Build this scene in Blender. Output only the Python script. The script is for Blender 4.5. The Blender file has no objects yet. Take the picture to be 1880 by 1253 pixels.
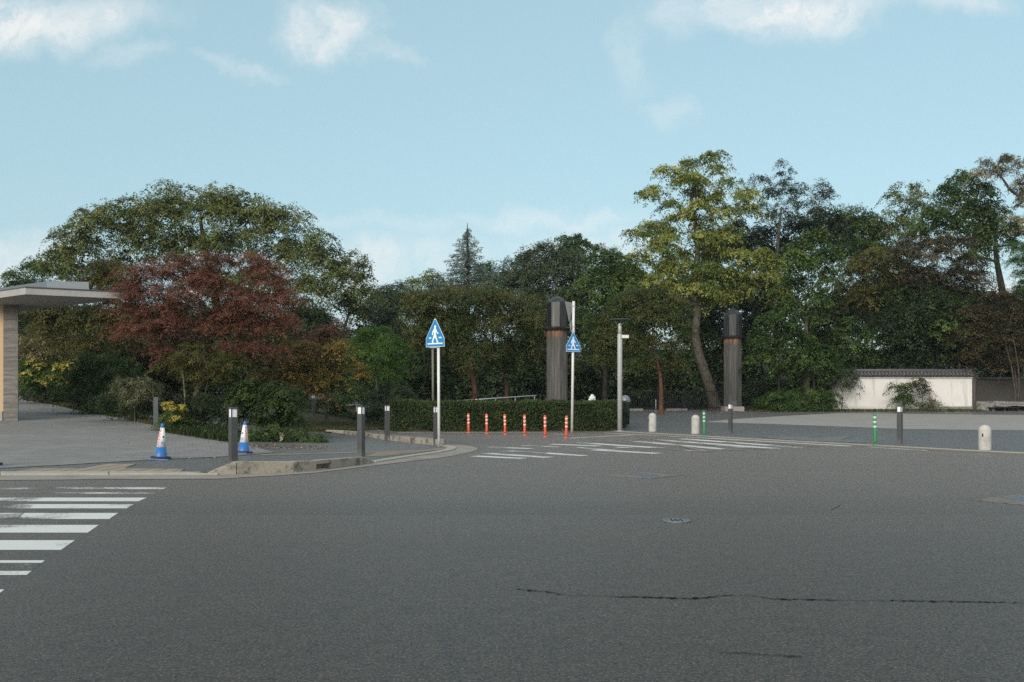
import bpy, bmesh, math, random
import numpy as np
from mathutils import Vector, Matrix
random.seed(7)
RNG = np.random.default_rng(11)
SC = bpy.context.scene
COL = SC.collection
R = math.radians

# ------------------------------------------------------------------ camera, sky, sun, exposure
EYE, FPX, CX, HY = 1.2, 1800.0, 940.0, 730.0
cam_d = bpy.data.cameras.new('camera'); cam = bpy.data.objects.new('camera', cam_d); COL.objects.link(cam)
cam.location = (0, 0, EYE); cam.rotation_euler = (R(90), 0, 0)
cam_d.sensor_width = 36; cam_d.lens = 36 * FPX / 1880; cam_d.shift_y = (HY - 626.5) / 1880
cam_d.clip_end = 5000; cam_d.clip_start = 0.05
SC.camera = cam
SUN_EL, SUN_AZ = R(23), R(208)          # azimuth clockwise from +Y: behind the camera, to the left
sun_d = bpy.data.lights.new('sun', 'SUN'); sun = bpy.data.objects.new('sun', sun_d); COL.objects.link(sun)
sun_d.energy = 2.6; sun_d.angle = R(26); sun_d.color = (1.0, .93, .84)
sdir = Vector((math.sin(SUN_AZ) * math.cos(SUN_EL), math.cos(SUN_AZ) * math.cos(SUN_EL), math.sin(SUN_EL)))
sun.rotation_euler = sdir.to_track_quat('Z', 'Y').to_euler(); sun.location = (0, 0, 60)
SC.view_settings.view_transform = 'Standard'; SC.view_settings.look = 'None'
SC.view_settings.gamma = 1; SC.view_settings.exposure = 0.1
SC.view_settings.use_curve_mapping = False
SC.cycles.use_denoising = False          # keeps the fine grain of asphalt and leaves
SC.cycles.max_bounces = 6; SC.cycles.transparent_max_bounces = 8
SC.cycles.diffuse_bounces = 3; SC.cycles.glossy_bounces = 2; SC.cycles.transmission_bounces = 4

class NT:
    """tiny node helper"""
    def __init__(s, tree):
        s.t = tree; tree.nodes.clear()
    def n(s, typ, ins=None, **kw):
        nd = s.t.nodes.new(typ)
        for k, v in kw.items(): setattr(nd, k, v)
        for k, v in (ins or {}).items(): s.set(nd, k, v)
        return nd
    def set(s, nd, k, v):
        i = nd.inputs[k]
        if isinstance(v, bpy.types.NodeSocket): s.t.links.new(v, i)
        elif isinstance(v, bpy.types.Node): s.t.links.new(v.outputs[0], i)
        else:
            if i.type == 'RGBA' and not hasattr(v, '__len__'): v = (v, v, v, 1)
            if i.type == 'RGBA' and len(v) == 3: v = (*v, 1)
            i.default_value = v
    def math(s, op, a, b=0.0, c=None, clamp=False):
        ins = {0: a, 1: b}
        if c is not None: ins[2] = c
        return s.n('ShaderNodeMath', ins, operation=op, use_clamp=clamp).outputs[0]
    def mix(s, f, a, b, blend='MIX'):
        m = s.n('ShaderNodeMix', data_type='RGBA', blend_type=blend)
        s.set(m, 0, f); s.set(m, 6, a); s.set(m, 7, b)
        return m.outputs[2]
    def noise(s, vec, scale, detail=4, rough=.55, dist=0.0):
        return s.n('ShaderNodeTexNoise', {'Vector': vec, 'Scale': scale, 'Detail': detail, 'Roughness': rough, 'Distortion': dist}).outputs[0]
    def ramp(s, f, stops):
        r = s.n('ShaderNodeValToRGB', {0: f}); e = r.color_ramp.elements
        while len(e) < len(stops): e.new(.5)
        for el, (p, c) in zip(e, stops):
            el.position = p; el.color = (*c, 1) if hasattr(c, '__len__') else (c, c, c, 1)
        return r.outputs[0]
    def smooth(s, v, a, b):
        return s.n('ShaderNodeMapRange', {'Value': v, 'From Min': a, 'From Max': b}, interpolation_type='SMOOTHSTEP').outputs[0]

# sky: Nishita with drifting clouds laid out by direction
world = bpy.data.worlds.new('World'); SC.world = world; world.use_nodes = True
w = NT(world.node_tree)
sky = w.n('ShaderNodeTexSky', sky_type='NISHITA', sun_disc=False, sun_elevation=SUN_EL, sun_rotation=SUN_AZ,
          altitude=0, air_density=1.0, dust_density=1.6, ozone_density=1.2)
tc = w.n('ShaderNodeTexCoord'); dirv = tc.outputs['Generated']
sep = w.n('ShaderNodeSeparateXYZ', {0: dirv})
yy = w.math('MAXIMUM', sep.outputs[1], 0.02)
U = w.math('DIVIDE', sep.outputs[0], yy); V = w.math('DIVIDE', sep.outputs[2], yy)
uv = w.n('ShaderNodeCombineXYZ', {0: U, 1: V, 2: 0.0}).outputs[0]
warp = w.n('ShaderNodeTexNoise', {'Vector': uv, 'Scale': 9.0, 'Detail': 6, 'Roughness': .62})
wv = w.n('ShaderNodeVectorMath', {0: warp.outputs['Color'], 1: (.5, .5, .5)}, operation='SUBTRACT').outputs[0]
wv = w.n('ShaderNodeVectorMath', {0: wv, 1: (.17, .10, 0)}, operation='MULTIPLY').outputs[0]
uvw = w.n('ShaderNodeVectorMath', {0: uv, 1: wv}, operation='ADD').outputs[0]
CLOUDS = [(60, 25, 230, 66, 1.0), (235, 105, 80, 24, .32), (440, 115, 80, 18, .34), (610, 40, 95, 60, .95), (720, 90, 60, 20, .3),
          (1160, 95, 55, 85, .24), (1235, 188, 45, 32, .24), (1430, 8, 220, 58, 1.0), (1760, 0, 120, 26, .5), (1000, 402, 200, 24, .5),
          (780, 470, 200, 46, .42), (1060, 450, 170, 36, .42), (30, 480, 130, 50, .6), (660, 500, 80, 60, .75), (1850, 560, 120, 60, .8), (700, 415, 180, 22, .3)]
acc = None
for (px, py, rx, ry, a) in CLOUDS:
    d = w.n('ShaderNodeVectorMath', {0: uvw, 1: ((px - CX) / FPX, (HY - py) / FPX, 0)}, operation='SUBTRACT').outputs[0]
    d = w.n('ShaderNodeVectorMath', {0: d, 1: (FPX / rx, FPX / ry, 0)}, operation='MULTIPLY').outputs[0]
    l = w.n('ShaderNodeVectorMath', {0: d}, operation='LENGTH').outputs['Value']
    m = w.math('MULTIPLY', w.smooth(l, 1.35, 0.1), a)
    acc = m if acc is None else w.math('MAXIMUM', acc, m)
fine = w.noise(uvw, 20.0, 8, .66, .6)
cl = w.math('MULTIPLY', acc, w.math('ADD', .25, w.math('MULTIPLY', w.smooth(fine, .28, .62), .80)))
lowhaze = w.math('MULTIPLY', w.smooth(V, .17, -.02), .30)
cl = w.math('MAXIMUM', cl, lowhaze)
front = w.math('MULTIPLY', w.smooth(sep.outputs[1], .02, .2), w.smooth(sep.outputs[2], .72, .5))
back = w.math('MULTIPLY', w.smooth(w.noise(dirv, 2.6, 6, .6), .30, .52), w.math('SUBTRACT', 1.0, front))  # unseen cloud behind and overhead, added to turn the cyan skylight neutral
cl = w.math('MAXIMUM', w.math('MULTIPLY', cl, front), w.math('MULTIPLY', back, .9))
skyc = w.n('ShaderNodeHueSaturation', {'Hue': .472, 'Saturation': .85, 'Value': 1.0, 'Color': sky.outputs[0]}).outputs[0]
VEIL = (2.85, 4.35, 4.95)               # thin high veil that evens out the blue
skyc = w.mix(.6, skyc, VEIL)
CLOUD_RGB = (6.0, 5.95, 5.8)
skyc = w.mix(w.math('MULTIPLY', cl, .85), skyc, CLOUD_RGB)
bg = w.n('ShaderNodeBackground', {'Color': skyc, 'Strength': .15})
w.n('ShaderNodeOutputWorld', {'Surface': bg})

# ------------------------------------------------------------------ terrain function and pixel helpers
def sst(a, b, v):
    t = np.clip((v - a) / (b - a), 0, 1); return t * t * (3 - 2 * t)
def g(x, y):
    x = np.asarray(x, float); y = np.asarray(y, float)
    t = np.clip(y - 33, 0, 29)
    lot = .0145 * np.where(t < 4, t * t / 8, t - 2)
    s = np.clip(y - 19, 0, 38)
    ramp = .00053 * s * s + .0178 * s
    z = lot + (ramp - lot) * sst(-4.5, -10.5, x)
    h = np.clip(y - 68, 0, 70)
    return z + .11 * h * sst(0, 12, h) - .0
def gz(x, y): return float(g(x, y))
def at(px, py):
    u, k = (px - CX) / FPX, (py - HY) / FPX
    prev = 2.0
    f = lambda Y: EYE - k * Y - gz(u * Y, Y)
    Y = 2.0
    while Y < 140 and f(Y) > 0: prev = Y; Y += .5
    a, b = prev, Y
    for _ in range(30):
        m = (a + b) / 2
        if f(m) > 0: a = m
        else: b = m
    return Vector((u * a, a, gz(u * a, a)))
def P3(px, py, D): return np.array(((px - CX) / FPX * D, D, EYE + (HY - py) / FPX * D))

# ------------------------------------------------------------------ object helpers
def tag(o, label=None, cat=None, group=None, kind=None):
    if label: o['label'] = label
    if cat: o['category'] = cat
    if group: o['group'] = group
    if kind: o['kind'] = kind
    return o
def empty(name, loc, rz=0, label=None, cat=None, group=None):
    o = bpy.data.objects.new(name, None); COL.objects.link(o); o.empty_display_size = .2
    o.location = loc; o.rotation_euler = (0, 0, rz)
    return tag(o, label, cat, group)
def link(name, me, mat, parent=None):
    o = bpy.data.objects.new(name, me); COL.objects.link(o)
    if mat is not None:
        for m in (mat if isinstance(mat, (list, tuple)) else [mat]): me.materials.append(m)
    if parent: o.parent = parent
    return o
def copy_tree(o, parent=None):
    c = o.copy(); COL.objects.link(c); c.parent = parent
    for ch in list(o.children): copy_tree(ch, c)
    return c

class MB:
    """collects boxes, tubes, lathes, polygons and links them as one mesh"""
    def __init__(s): s.v = []; s.f = []; s.sm = []
    def add(s, vs, fs, smooth=False):
        o = len(s.v); s.v += [tuple(v) for v in vs]; s.f += [[i + o for i in f] for f in fs]; s.sm += [smooth] * len(fs)
        return s
    def box(s, c, d, rz=0, bev=0.0, M=None):
        bm = bmesh.new(); bmesh.ops.create_cube(bm, size=1)
        bmesh.ops.scale(bm, vec=d, verts=bm.verts)
        if bev: bmesh.ops.bevel(bm, geom=bm.edges[:], offset=bev, segments=2, affect='EDGES', profile=.6)
        T = Matrix.Translation(c) @ Matrix.Rotation(rz, 4, 'Z')
        if M is not None: T = M @ T
        bm.verts.index_update()
        s.add([T @ v.co for v in bm.verts], [[v.index for v in f.verts] for f in bm.faces]); bm.free(); return s
    def lathe(s, prof, n=24, c=(0, 0, 0), rot=0.0, smooth=True):
        vs, fs = [], []
        for (r, z) in prof:
            for k in range(n):
                a = rot + 2 * math.pi * k / n; vs.append((c[0] + r * math.cos(a), c[1] + r * math.sin(a), c[2] + z))
        for i in range(len(prof) - 1):
            for k in range(n):
                a, b = i * n + k, i * n + (k + 1) % n; fs.append([a, b, b + n, a + n])
        fs.append(list(range(n))[::-1]); fs.append([(len(prof) - 1) * n + k for k in range(n)])
        return s.add(vs, fs, smooth)
    def tube(s, pts, rad, n=8, smooth=True):
        pts = [Vector(p) for p in pts]
        if not hasattr(rad, '__len__'): rad = [rad] * len(pts)
        vs, fs = [], []
        for i, p in enumerate(pts):
            d = (pts[min(i + 1, len(pts) - 1)] - pts[max(i - 1, 0)]).normalized()
            q = d.to_track_quat('Z', 'X')
            for k in range(n):
                a = 2 * math.pi * k / n; vs.append(p + q @ Vector((rad[i] * math.cos(a), rad[i] * math.sin(a), 0)))
        for i in range(len(pts) - 1):
            for k in range(n):
                a, b = i * n + k, i * n + (k + 1) % n; fs.append([a, b, b + n, a + n])
        fs.append(list(range(n))[::-1]); fs.append([(len(pts) - 1) * n + k for k in range(n)])
        return s.add(vs, fs, smooth)
    def prism(s, poly, z0, z1):
        n = len(poly); vs = [(x, y, z0) for x, y in poly] + [(x, y, z1) for x, y in poly]
        fs = [list(range(n))[::-1], list(range(n, 2 * n))] + [[i, (i + 1) % n, n + (i + 1) % n, n + i] for i in range(n)]
        return s.add(vs, fs)
    def build(s, name, mat, parent=None):
        me = bpy.data.meshes.new(name); me.from_pydata(s.v, [], s.f); me.update()
        me.polygons.foreach_set('use_smooth', s.sm)
        bm = bmesh.new(); bm.from_mesh(me); bmesh.ops.recalc_face_normals(bm, faces=bm.faces[:]); bm.to_mesh(me); bm.free()
        return link(name, me, mat, parent)

def sheet(name, poly, off, mat, cell=1.0, label=None, kind='structure'):
    """flat polygon cut on a grid and dropped on the terrain"""
    bm = bmesh.new()
    polys = poly if isinstance(poly[0][0], (list, tuple, Vector)) else [poly]
    from mathutils.geometry import delaunay_2d_cdt
    for pl in polys:
        pts = [Vector((p[0], p[1])) for p in pl]; n = len(pts)
        r = delaunay_2d_cdt(pts, [(i, (i + 1) % n) for i in range(n)], [list(range(n))], 1, 1e-5)
        vs = [bm.verts.new((p.x, p.y, 0)) for p in r[0]]
        for f in r[2]: bm.faces.new([vs[i] for i in f])
    xs = [v.co.x for v in bm.verts]; ys = [v.co.y for v in bm.verts]
    if cell:
        for ax, lo, hi in ((0, min(xs), max(xs)), (1, min(ys), max(ys))):
            k = math.floor(lo / cell) + 1
            while k * cell < hi:
                co = [0, 0, 0]; no = [0, 0, 0]; co[ax] = k * cell; no[ax] = 1
                bmesh.ops.bisect_plane(bm, geom=bm.verts[:] + bm.edges[:] + bm.faces[:], plane_co=co, plane_no=no)
                k += 1
    for v in bm.verts: v.co.z = gz(v.co.x, v.co.y) + off
    bmesh.ops.recalc_face_normals(bm, faces=bm.faces[:])
    for f in bm.faces:
        if f.normal.z < 0: f.normal_flip()
        f.smooth = True
    me = bpy.data.meshes.new(name); bm.to_mesh(me); bm.free()
    o = link(name, me, mat)
    return tag(o, label, None, None, kind)

# ------------------------------------------------------------------ materials
def mat(name, build):
    m = bpy.data.materials.new(name); m.use_nodes = True; t = NT(m.node_tree)
    sh = build(t); t.n('ShaderNodeOutputMaterial', {'Surface': sh}); return m
def bsdf(t, col, rough=.6, spec=.4, metal=0.0, normal=None):
    ins = {'Base Color': col, 'Roughness': rough, 'Specular IOR Level': spec, 'Metallic': metal}
    if normal is not None: ins['Normal'] = normal
    return t.n('ShaderNodeBsdfPrincipled', ins).outputs[0]
def oc(t): return t.n('ShaderNodeTexCoord').outputs['Object']
def geo(t): return t.n('ShaderNodeNewGeometry').outputs['Position']
def bump(t, h, strength=.3, dist=.01):
    return t.n('ShaderNodeBump', {'Height': h, 'Strength': strength, 'Distance': dist}).outputs[0]
def plain(name, col, rough=.5, spec=.4, metal=0.0, var=.12, scale=14.0, dirty=1.0):
    def b(t):
        v = oc(t); n = t.noise(v, scale, 5, .6)
        dark = tuple(c * (1 - var * 1.6) for c in col); lite = tuple(min(1, c * (1 + var)) for c in col)
        c = t.ramp(n, [(.3, dark), (.7, lite)])
        z = t.n('ShaderNodeSeparateXYZ', {0: v}).outputs[2]; sc_ = t.noise(v, 31.0, 4, .7)
        dirt = t.math('MAXIMUM', t.math('MULTIPLY', t.smooth(t.math('ADD', z, t.math('MULTIPLY', n, .22)), .30, .08), .45), t.math('MULTIPLY', t.smooth(sc_, .60, .72), .22))
        c = t.mix(t.math('MULTIPLY', dirt, dirty), c, (.16, .15, .13))
        return bsdf(t, c, rough, spec, metal)
    return mat(name, b)
def asphalt_col(t, base, var=.25):
    v = geo(t)
    big = t.noise(v, .22, 5, .6, .4); mid = t.noise(v, 2.3, 5, .65); gr = t.noise(v, 14.0, 2, .6); fi = t.noise(v, 48.0, 2, .6)
    f2 = t.noise(v, 75.0, 1, .5)
    k = t.math('ADD', t.math('MULTIPLY', t.smooth(fi, .36, .64), .74), t.math('MULTIPLY', t.smooth(gr, .36, .64), .26))
    c = t.mix(k, tuple(b * .2 for b in base), tuple(b * 1.85 for b in base))
    c = t.mix(t.math('MULTIPLY', t.smooth(f2, .62, .67), .85), c, tuple(min(1, b * 5.0) for b in base))
    c = t.mix(t.math('MULTIPLY', t.smooth(f2, .38, .32), .75), c, tuple(b * .25 for b in base))
    lane = t.noise(t.n('ShaderNodeMapping', {'Vector': v, 'Scale': (.045, .55, 1), 'Rotation': (0, 0, R(-3))}).outputs[0], 1.0, 3, .6)
    big = t.math('ADD', t.math('MULTIPLY', big, .5), t.math('MULTIPLY', lane, .5))
    m = t.math('ADD', t.math('MULTIPLY', t.math('SUBTRACT', big, .5), var * 2.2), t.math('MULTIPLY', t.math('SUBTRACT', mid, .5), var))
    c = t.mix(1.0, c, t.n('ShaderNodeCombineXYZ', {0: t.math('ADD', 1.0, m), 1: t.math('ADD', 1.0, m), 2: t.math('ADD', 1.0, t.math('MULTIPLY', m, .8))}).outputs[0], 'MULTIPLY')
    mm = t.math('ADD', .80, t.math('MULTIPLY', t.smooth(t.noise(v, 6.5, 5, .8), .3, .7), .40))
    sp = t.n('ShaderNodeSeparateXYZ', {0: v}); yw = t.math('ADD', sp.outputs[1], t.math('MULTIPLY', t.math('SUBTRACT', t.noise(v, .5, 4, .6), .5), .9))
    seam = t.math('MULTIPLY', t.smooth(yw, 9.98, 10.03), t.math('SUBTRACT', 1.0, t.smooth(yw, 10.05, 12.5)))
    mm = t.math('MULTIPLY', mm, t.math('SUBTRACT', 1.0, t.math('MULTIPLY', seam, .34)))
    st = t.smooth(t.noise(v, .85, 4, .6, .8), .62, .74)
    mm = t.math('MULTIPLY', mm, t.math('SUBTRACT', 1.0, t.math('MULTIPLY', st, .30)))
    c = t.mix(1.0, c, t.n('ShaderNodeCombineXYZ', {0: mm, 1: mm, 2: mm}).outputs[0], 'MULTIPLY')
    return c, fi
def road_bsdf(t, col, rough, fi, sheen=1.0):
    nd = t.n('ShaderNodeBsdfPrincipled', {'Base Color': col, 'Roughness': rough, 'Specular IOR Level': .5, 'Normal': bump(t, fi, .5, .006),
             'Sheen Weight': t.math('MULTIPLY', t.smooth(fi, .25, .75), sheen), 'Sheen Roughness': .11, 'Sheen Tint': (1, .93, .865, 1)})
    return nd.outputs[0]
def asphalt(name, base, var=.25, sheen=1.0):
    def b(t):
        c, fi = asphalt_col(t, base, var)
        return road_bsdf(t, c, .52, fi, sheen)
    return mat(name, b)
ROADC = (.0325, .0248, .0178)
M = {}
M['road'] = asphalt('road asphalt', ROADC, .42)
M['lot'] = asphalt('dark asphalt', (.040, .046, .050), .2, .42)
M['walk'] = asphalt('walk asphalt', (.044, .047, .047), .2, .5)
def _paint(t):
    c, fi = asphalt_col(t, ROADC, .42); v = geo(t)
    mp = t.n('ShaderNodeMapping', {'Vector': v, 'Scale': (1, 1.0, 1)}).outputs[0]
    wear = t.math('ADD', t.math('MULTIPLY', t.noise(mp, .9, 3, .6), .6), t.math('MULTIPLY', t.noise(v, 28.0, 5, .75), .4))
    at_ = t.n('ShaderNodeAttribute', attribute_name='wear').outputs['Fac']
    k = t.math('SUBTRACT', t.math('SUBTRACT', 1.02, wear), at_)
    return road_bsdf(t, t.mix(t.smooth(k, .34, .46), c, (.57, .58, .56)), .52, fi)
M['paint'] = mat('worn road paint', _paint)
def _conc(base, stain, s=3.0, amt=.7):
    def b(t):
        v = geo(t); n = t.noise(v, s, 6, .68); f = t.noise(v, 60.0, 3, .6)
        c = t.mix(t.smooth(f, .3, .7), tuple(x * .8 for x in base), tuple(min(1, x * 1.12) for x in base))
        c = t.mix(t.math('MULTIPLY', t.smooth(n, .46, .66), amt), c, stain)
        return bsdf(t, c, .85, .3, 0, bump(t, f, .4, .006))
    return b
M['kerb'] = mat('weathered kerb', _conc((.30, .275, .225), (.055, .053, .046), 3.2, .9))
M['gutter'] = mat('gutter concrete', _conc((.255, .24, .21), (.15, .14, .122), 1.3, .7))
M['lip'] = mat('kerb lip', _conc((.34, .32, .28), (.2, .19, .17), 2.0, .5))
M['frame'] = mat('crumbled cover rim', _conc((.17, .16, .14), (.055, .052, .046), 9.0, .85))
M['stone'] = mat('stone', _conc((.47, .455, .42), (.26, .25, .22), 5.0, .5))
M['granite'] = mat('rough granite', _conc((.24, .235, .22), (.09, .09, .08), 7.0, .8))
def _plaster(t):
    v = geo(t); n = t.noise(v, .7, 5, .6); s_ = t.noise(t.n('ShaderNodeMapping', {'Vector': v, 'Scale': (3.2, 3.2, .22)}).outputs[0], 1.0, 5, .7); f = t.noise(v, 30.0, 3, .6)
    z = t.n('ShaderNodeSeparateXYZ', {0: v}).outputs[2]
    c = t.mix(t.math('MULTIPLY', t.smooth(n, .45, .65), .4), (.68, .665, .625), (.55, .53, .48))
    c = t.mix(t.math('MULTIPLY', t.smooth(s_, .52, .68), .55), c, (.40, .385, .34))
    c = t.mix(t.math('MULTIPLY', t.smooth(t.math('ADD', z, t.math('MULTIPLY', n, .5)), .95, .6), .6), c, (.33, .315, .26))
    return bsdf(t, c, .85, .25, 0, bump(t, f, .3, .006))
M['plaster'] = mat('plaster wall', _plaster)
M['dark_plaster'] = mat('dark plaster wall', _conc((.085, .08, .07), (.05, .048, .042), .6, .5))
M['concrete'] = mat('fascia concrete', _conc((.36, .355, .34), (.26, .26, .25), 1.2, .6))
M['soffit'] = mat('soffit concrete', _conc((.34, .33, .31), (.26, .25, .24), .8, .6))
M['pale_lot'] = mat('pale paving strip', _conc((.27, .26, .245), (.20, .195, .185), .8, .6))
def _paver(t):
    v = geo(t)
    br = t.n('ShaderNodeTexBrick', {'Vector': v, 'Color1': (.25, .247, .235, 1), 'Color2': (.16, .16, .155, 1), 'Mortar': (.06, .06, .057, 1),
             'Scale': 1.0, 'Mortar Size': .009, 'Bias': 0.0, 'Brick Width': .3, 'Row Height': .15})
    n = t.noise(v, .6, 5, .6); f = t.noise(v, 70.0, 3, .6)
    c = t.mix(t.math('MULTIPLY', t.smooth(n, .4, .65), .5), br.outputs[0], (.13, .13, .125))
    c = t.mix(.25, c, t.ramp(f, [(.3, .1), (.7, .3)]))
    return bsdf(t, c, .8, .35, 0, bump(t, br.outputs['Fac'], -.4, .006))
M['paver'] = mat('block paving', _paver)
def _soil(t):
    v = geo(t); n = t.noise(v, 1.3, 6, .7); f = t.noise(v, 22.0, 4, .7)
    c = t.mix(t.smooth(n, .4, .6), (.028, .024, .017), (.04, .046, .02))
    c = t.mix(t.math('MULTIPLY', t.smooth(f, .55, .7), .5), c, (.085, .06, .032))
    return bsdf(t, c, .9, .2, 0, bump(t, f, .6, .03))
M['soil'] = mat('soil and leaf litter', _soil)
def _tactile(t):
    v = geo(t)
    br = t.n('ShaderNodeTexBrick', {'Vector': v, 'Color1': (.36, .29, .2, 1), 'Color2': (.3, .245, .18, 1), 'Mortar': (.12, .115, .1, 1),
             'Scale': 1.0, 'Mortar Size': .025, 'Brick Width': .3, 'Row Height': .15, 'Bias': 0.0}, offset=0.0)
    return bsdf(t, br.outputs[0], .8, .3)
M['tactile'] = mat('tactile paving tan', _tactile)
def _tactile2(t):
    v = geo(t); vo = t.n('ShaderNodeTexVoronoi', {'Vector': v, 'Scale': 7.0, 'Randomness': 0.0}).outputs['Distance']
    return bsdf(t, t.ramp(vo, [(.25, (.30, .31, .31)), (.36, (.07, .075, .08))]), .7, .3)
M['tactile_grey'] = mat('tactile paving grey', _tactile2)
M['tan'] = mat('tan paving', _conc((.21, .175, .13), (.13, .12, .1), 2.0, .6))
M['crack'] = plain('crack', (.012, .012, .012), .95, .1, dirty=0.0)
M['lamp_dark'] = plain('dark grey powder coat', (.062, .066, .068), .5, .4, 0, .1, 6)
M['lamp_darker'] = plain('faded grey post', (.10, .115, .13), .6, .3, 0, .1, 6)
M['pane'] = plain('frosted lamp pane', (.78, .79, .82), .35, .5, 0, .04, 9)
M['white_metal'] = plain('white painted steel', (.66, .67, .65), .4, .45, 0, .05, 5)
M['grey_metal'] = plain('grey painted steel', (.42, .43, .43), .45, .45, 0, .08, 4)
M['back_metal'] = plain('aluminium sign back', (.40, .39, .36), .5, .5, .3, .1, 6)
M['olive'] = plain('olive painted pole', (.20, .19, .145), .6, .3, 0, .1, 5)
M['steel'] = plain('dull steel rail', (.38, .39, .40), .4, .5, .6, .08, 6)
M['black_metal'] = plain('black fence metal', (.012, .012, .013), .6, .3, dirty=0.0)
M['sign_blue'] = plain('sign blue', (.004, .215, .52), .4, .5, 0, .05, 4)
M['sign_white'] = plain('sign white', (.80, .82, .82), .4, .5, 0, .05, 4)
M['orange'] = plain('orange rubber', (.82, .085, .028), .5, .4, 0, .06, 9)
M['reflect'] = plain('reflective band', (.76, .70, .62), .35, .5, 0, .05, 20)
M['green'] = plain('green rubber', (.016, .23, .075), .5, .4, 0, .08, 9)
M['green_band'] = plain('pale green band', (.50, .68, .54), .35, .5, 0, .05, 20)
M['cone_blue'] = plain('cone blue plastic', (.006, .15, .46), .4, .45, 0, .08, 9)
M['cone_white'] = plain('cone white sleeve', (.80, .79, .77), .4, .45, 0, .05, 12)
M['cone_red'] = plain('red print', (.60, .05, .05), .5, .4)
M['cone_maroon'] = plain('maroon print', (.30, .02, .045), .5, .4)
M['rubber'] = plain('black rubber', (.02, .021, .023), .7, .3, dirty=.2)
M['iron'] = plain('cover iron', (.17, .20, .22), .45, .5, .35, .15, 30, 0.0)
M['iron_dark'] = plain('cover groove', (.03, .032, .035), .8, .2, dirty=0.0)
M['tile'] = plain('grey roof tile', (.085, .085, .088), .55, .4, 0, .25, 8)
M['timber_warm'] = mat('warm wall board', _conc((.50, .36, .22), (.42, .29, .17), 1.0, .5))
M['white_lump'] = plain('white painted stone', (.66, .66, .65), .6, .3, 0, .1, 9)
def _board(t):
    v = oc(t); m = t.n('ShaderNodeMapping', {'Vector': v, 'Scale': (1.2, 1.2, 16)}).outputs[0]
    n = t.noise(m, 1.2, 5, .6); f = t.noise(v, 26.0, 4, .6)
    wv_ = t.n('ShaderNodeTexBrick', {'Vector': t.n('ShaderNodeMapping', {'Vector': v, 'Rotation': (R(90), 0, 0)}).outputs[0], 'Color1': (1, 1, 1, 1), 'Color2': (.8, .8, .8, 1),
              'Mortar': (.45, .45, .45, 1), 'Scale': 1.0, 'Mortar Size': .006, 'Brick Width': 3.0, 'Row Height': .16}).outputs[0]
    c = t.mix(t.smooth(n, .35, .68), (.135, .128, .112), (.235, .225, .20)); c = t.mix(.2, c, t.ramp(f, [(.3, .08), (.7, .3)]))
    return bsdf(t, t.mix(1.0, c, wv_, 'MULTIPLY'), .85, .25)
M['board'] = mat('board marked concrete', _board)
def _wood(t):
    v = oc(t); m = t.n('ShaderNodeMapping', {'Vector': v, 'Scale': (9, 9, .35)}).outputs[0]
    n = t.noise(m, 1.6, 6, .65); n2 = t.noise(t.n('ShaderNodeMapping', {'Vector': v, 'Scale': (22, 22, .6)}).outputs[0], 1.6, 5, .7)
    c = t.ramp(n, [(.3, (.035, .034, .032)), (.5, (.062, .058, .053)), (.68, (.20, .19, .175))])
    c = t.mix(.45, c, t.ramp(n2, [(.3, (.03, .03, .03)), (.75, (.19, .185, .17))]))
    z = t.n('ShaderNodeSeparateXYZ', {0: v}).outputs[2]
    up = t.smooth(z, 3.2, 4.7)
    edge = t.math('ADD', z, t.math('MULTIPLY', t.math('SUBTRACT', n2, .5), 2.4))
    fresh = t.math('MULTIPLY', t.math('MULTIPLY', t.smooth(edge, 3.95, 4.3), t.smooth(n, .44, .54)), t.smooth(t.noise(v, 1.1, 2, .5), .46, .62))
    c = t.mix(t.math('MULTIPLY', up, .35), c, (.03, .026, .022))
    c = t.mix(fresh, c, (.36, .155, .06))
    return bsdf(t, c, .75, .35, 0, bump(t, n2, .3, .01))
M['wood'] = mat('weathered timber', _wood)
def _cap(t):
    v = oc(t); m = t.n('ShaderNodeMapping', {'Vector': v, 'Scale': (10, 10, .25)}).outputs[0]; n = t.noise(m, 1.5, 6, .65)
    c = t.ramp(n, [(.38, (.010, .011, .011)), (.58, (.026, .028, .028)), (.76, (.17, .19, .19))])
    return bsdf(t, c, .32, .6, .35)
M['cap'] = mat('dark patinated copper', _cap)
def bark(name, a, b):
    def f(t):
        v = oc(t); m = t.n('ShaderNodeMapping', {'Vector': v, 'Scale': (6, 6, 1.6)}).outputs[0]; n = t.noise(m, 2.2, 6, .7)
        return bsdf(t, t.mix(t.smooth(n, .35, .65), a, b), .9, .2, 0, bump(t, n, .7, .05))
    return mat(name, f)
M['bark'] = bark('grey brown bark', (.035, .03, .025), (.12, .105, .085))
M['bark_dark'] = bark('dark bark', (.012, .011, .01), (.045, .04, .034))
M['bark_red'] = bark('reddish bark', (.05, .022, .015), (.15, .07, .045))
M['bark_pale'] = bark('pale bark', (.10, .085, .065), (.25, .21, .165))
def leaf(name, cols, trans=.32, rough=.55):
    def f(t):
        a = t.n('ShaderNodeAttribute', attribute_name='tint').outputs['Fac']
        c = t.ramp(a, [(i / (len(cols) - 1), c) for i, c in enumerate(cols)])
        p = bsdf(t, c, rough, .3)
        tr = t.n('ShaderNodeBsdfTranslucent', {'Color': c}).outputs[0]
        return t.n('ShaderNodeMixShader', {0: trans, 1: p, 2: tr}).outputs[0]
    return mat(name, f)
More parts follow.
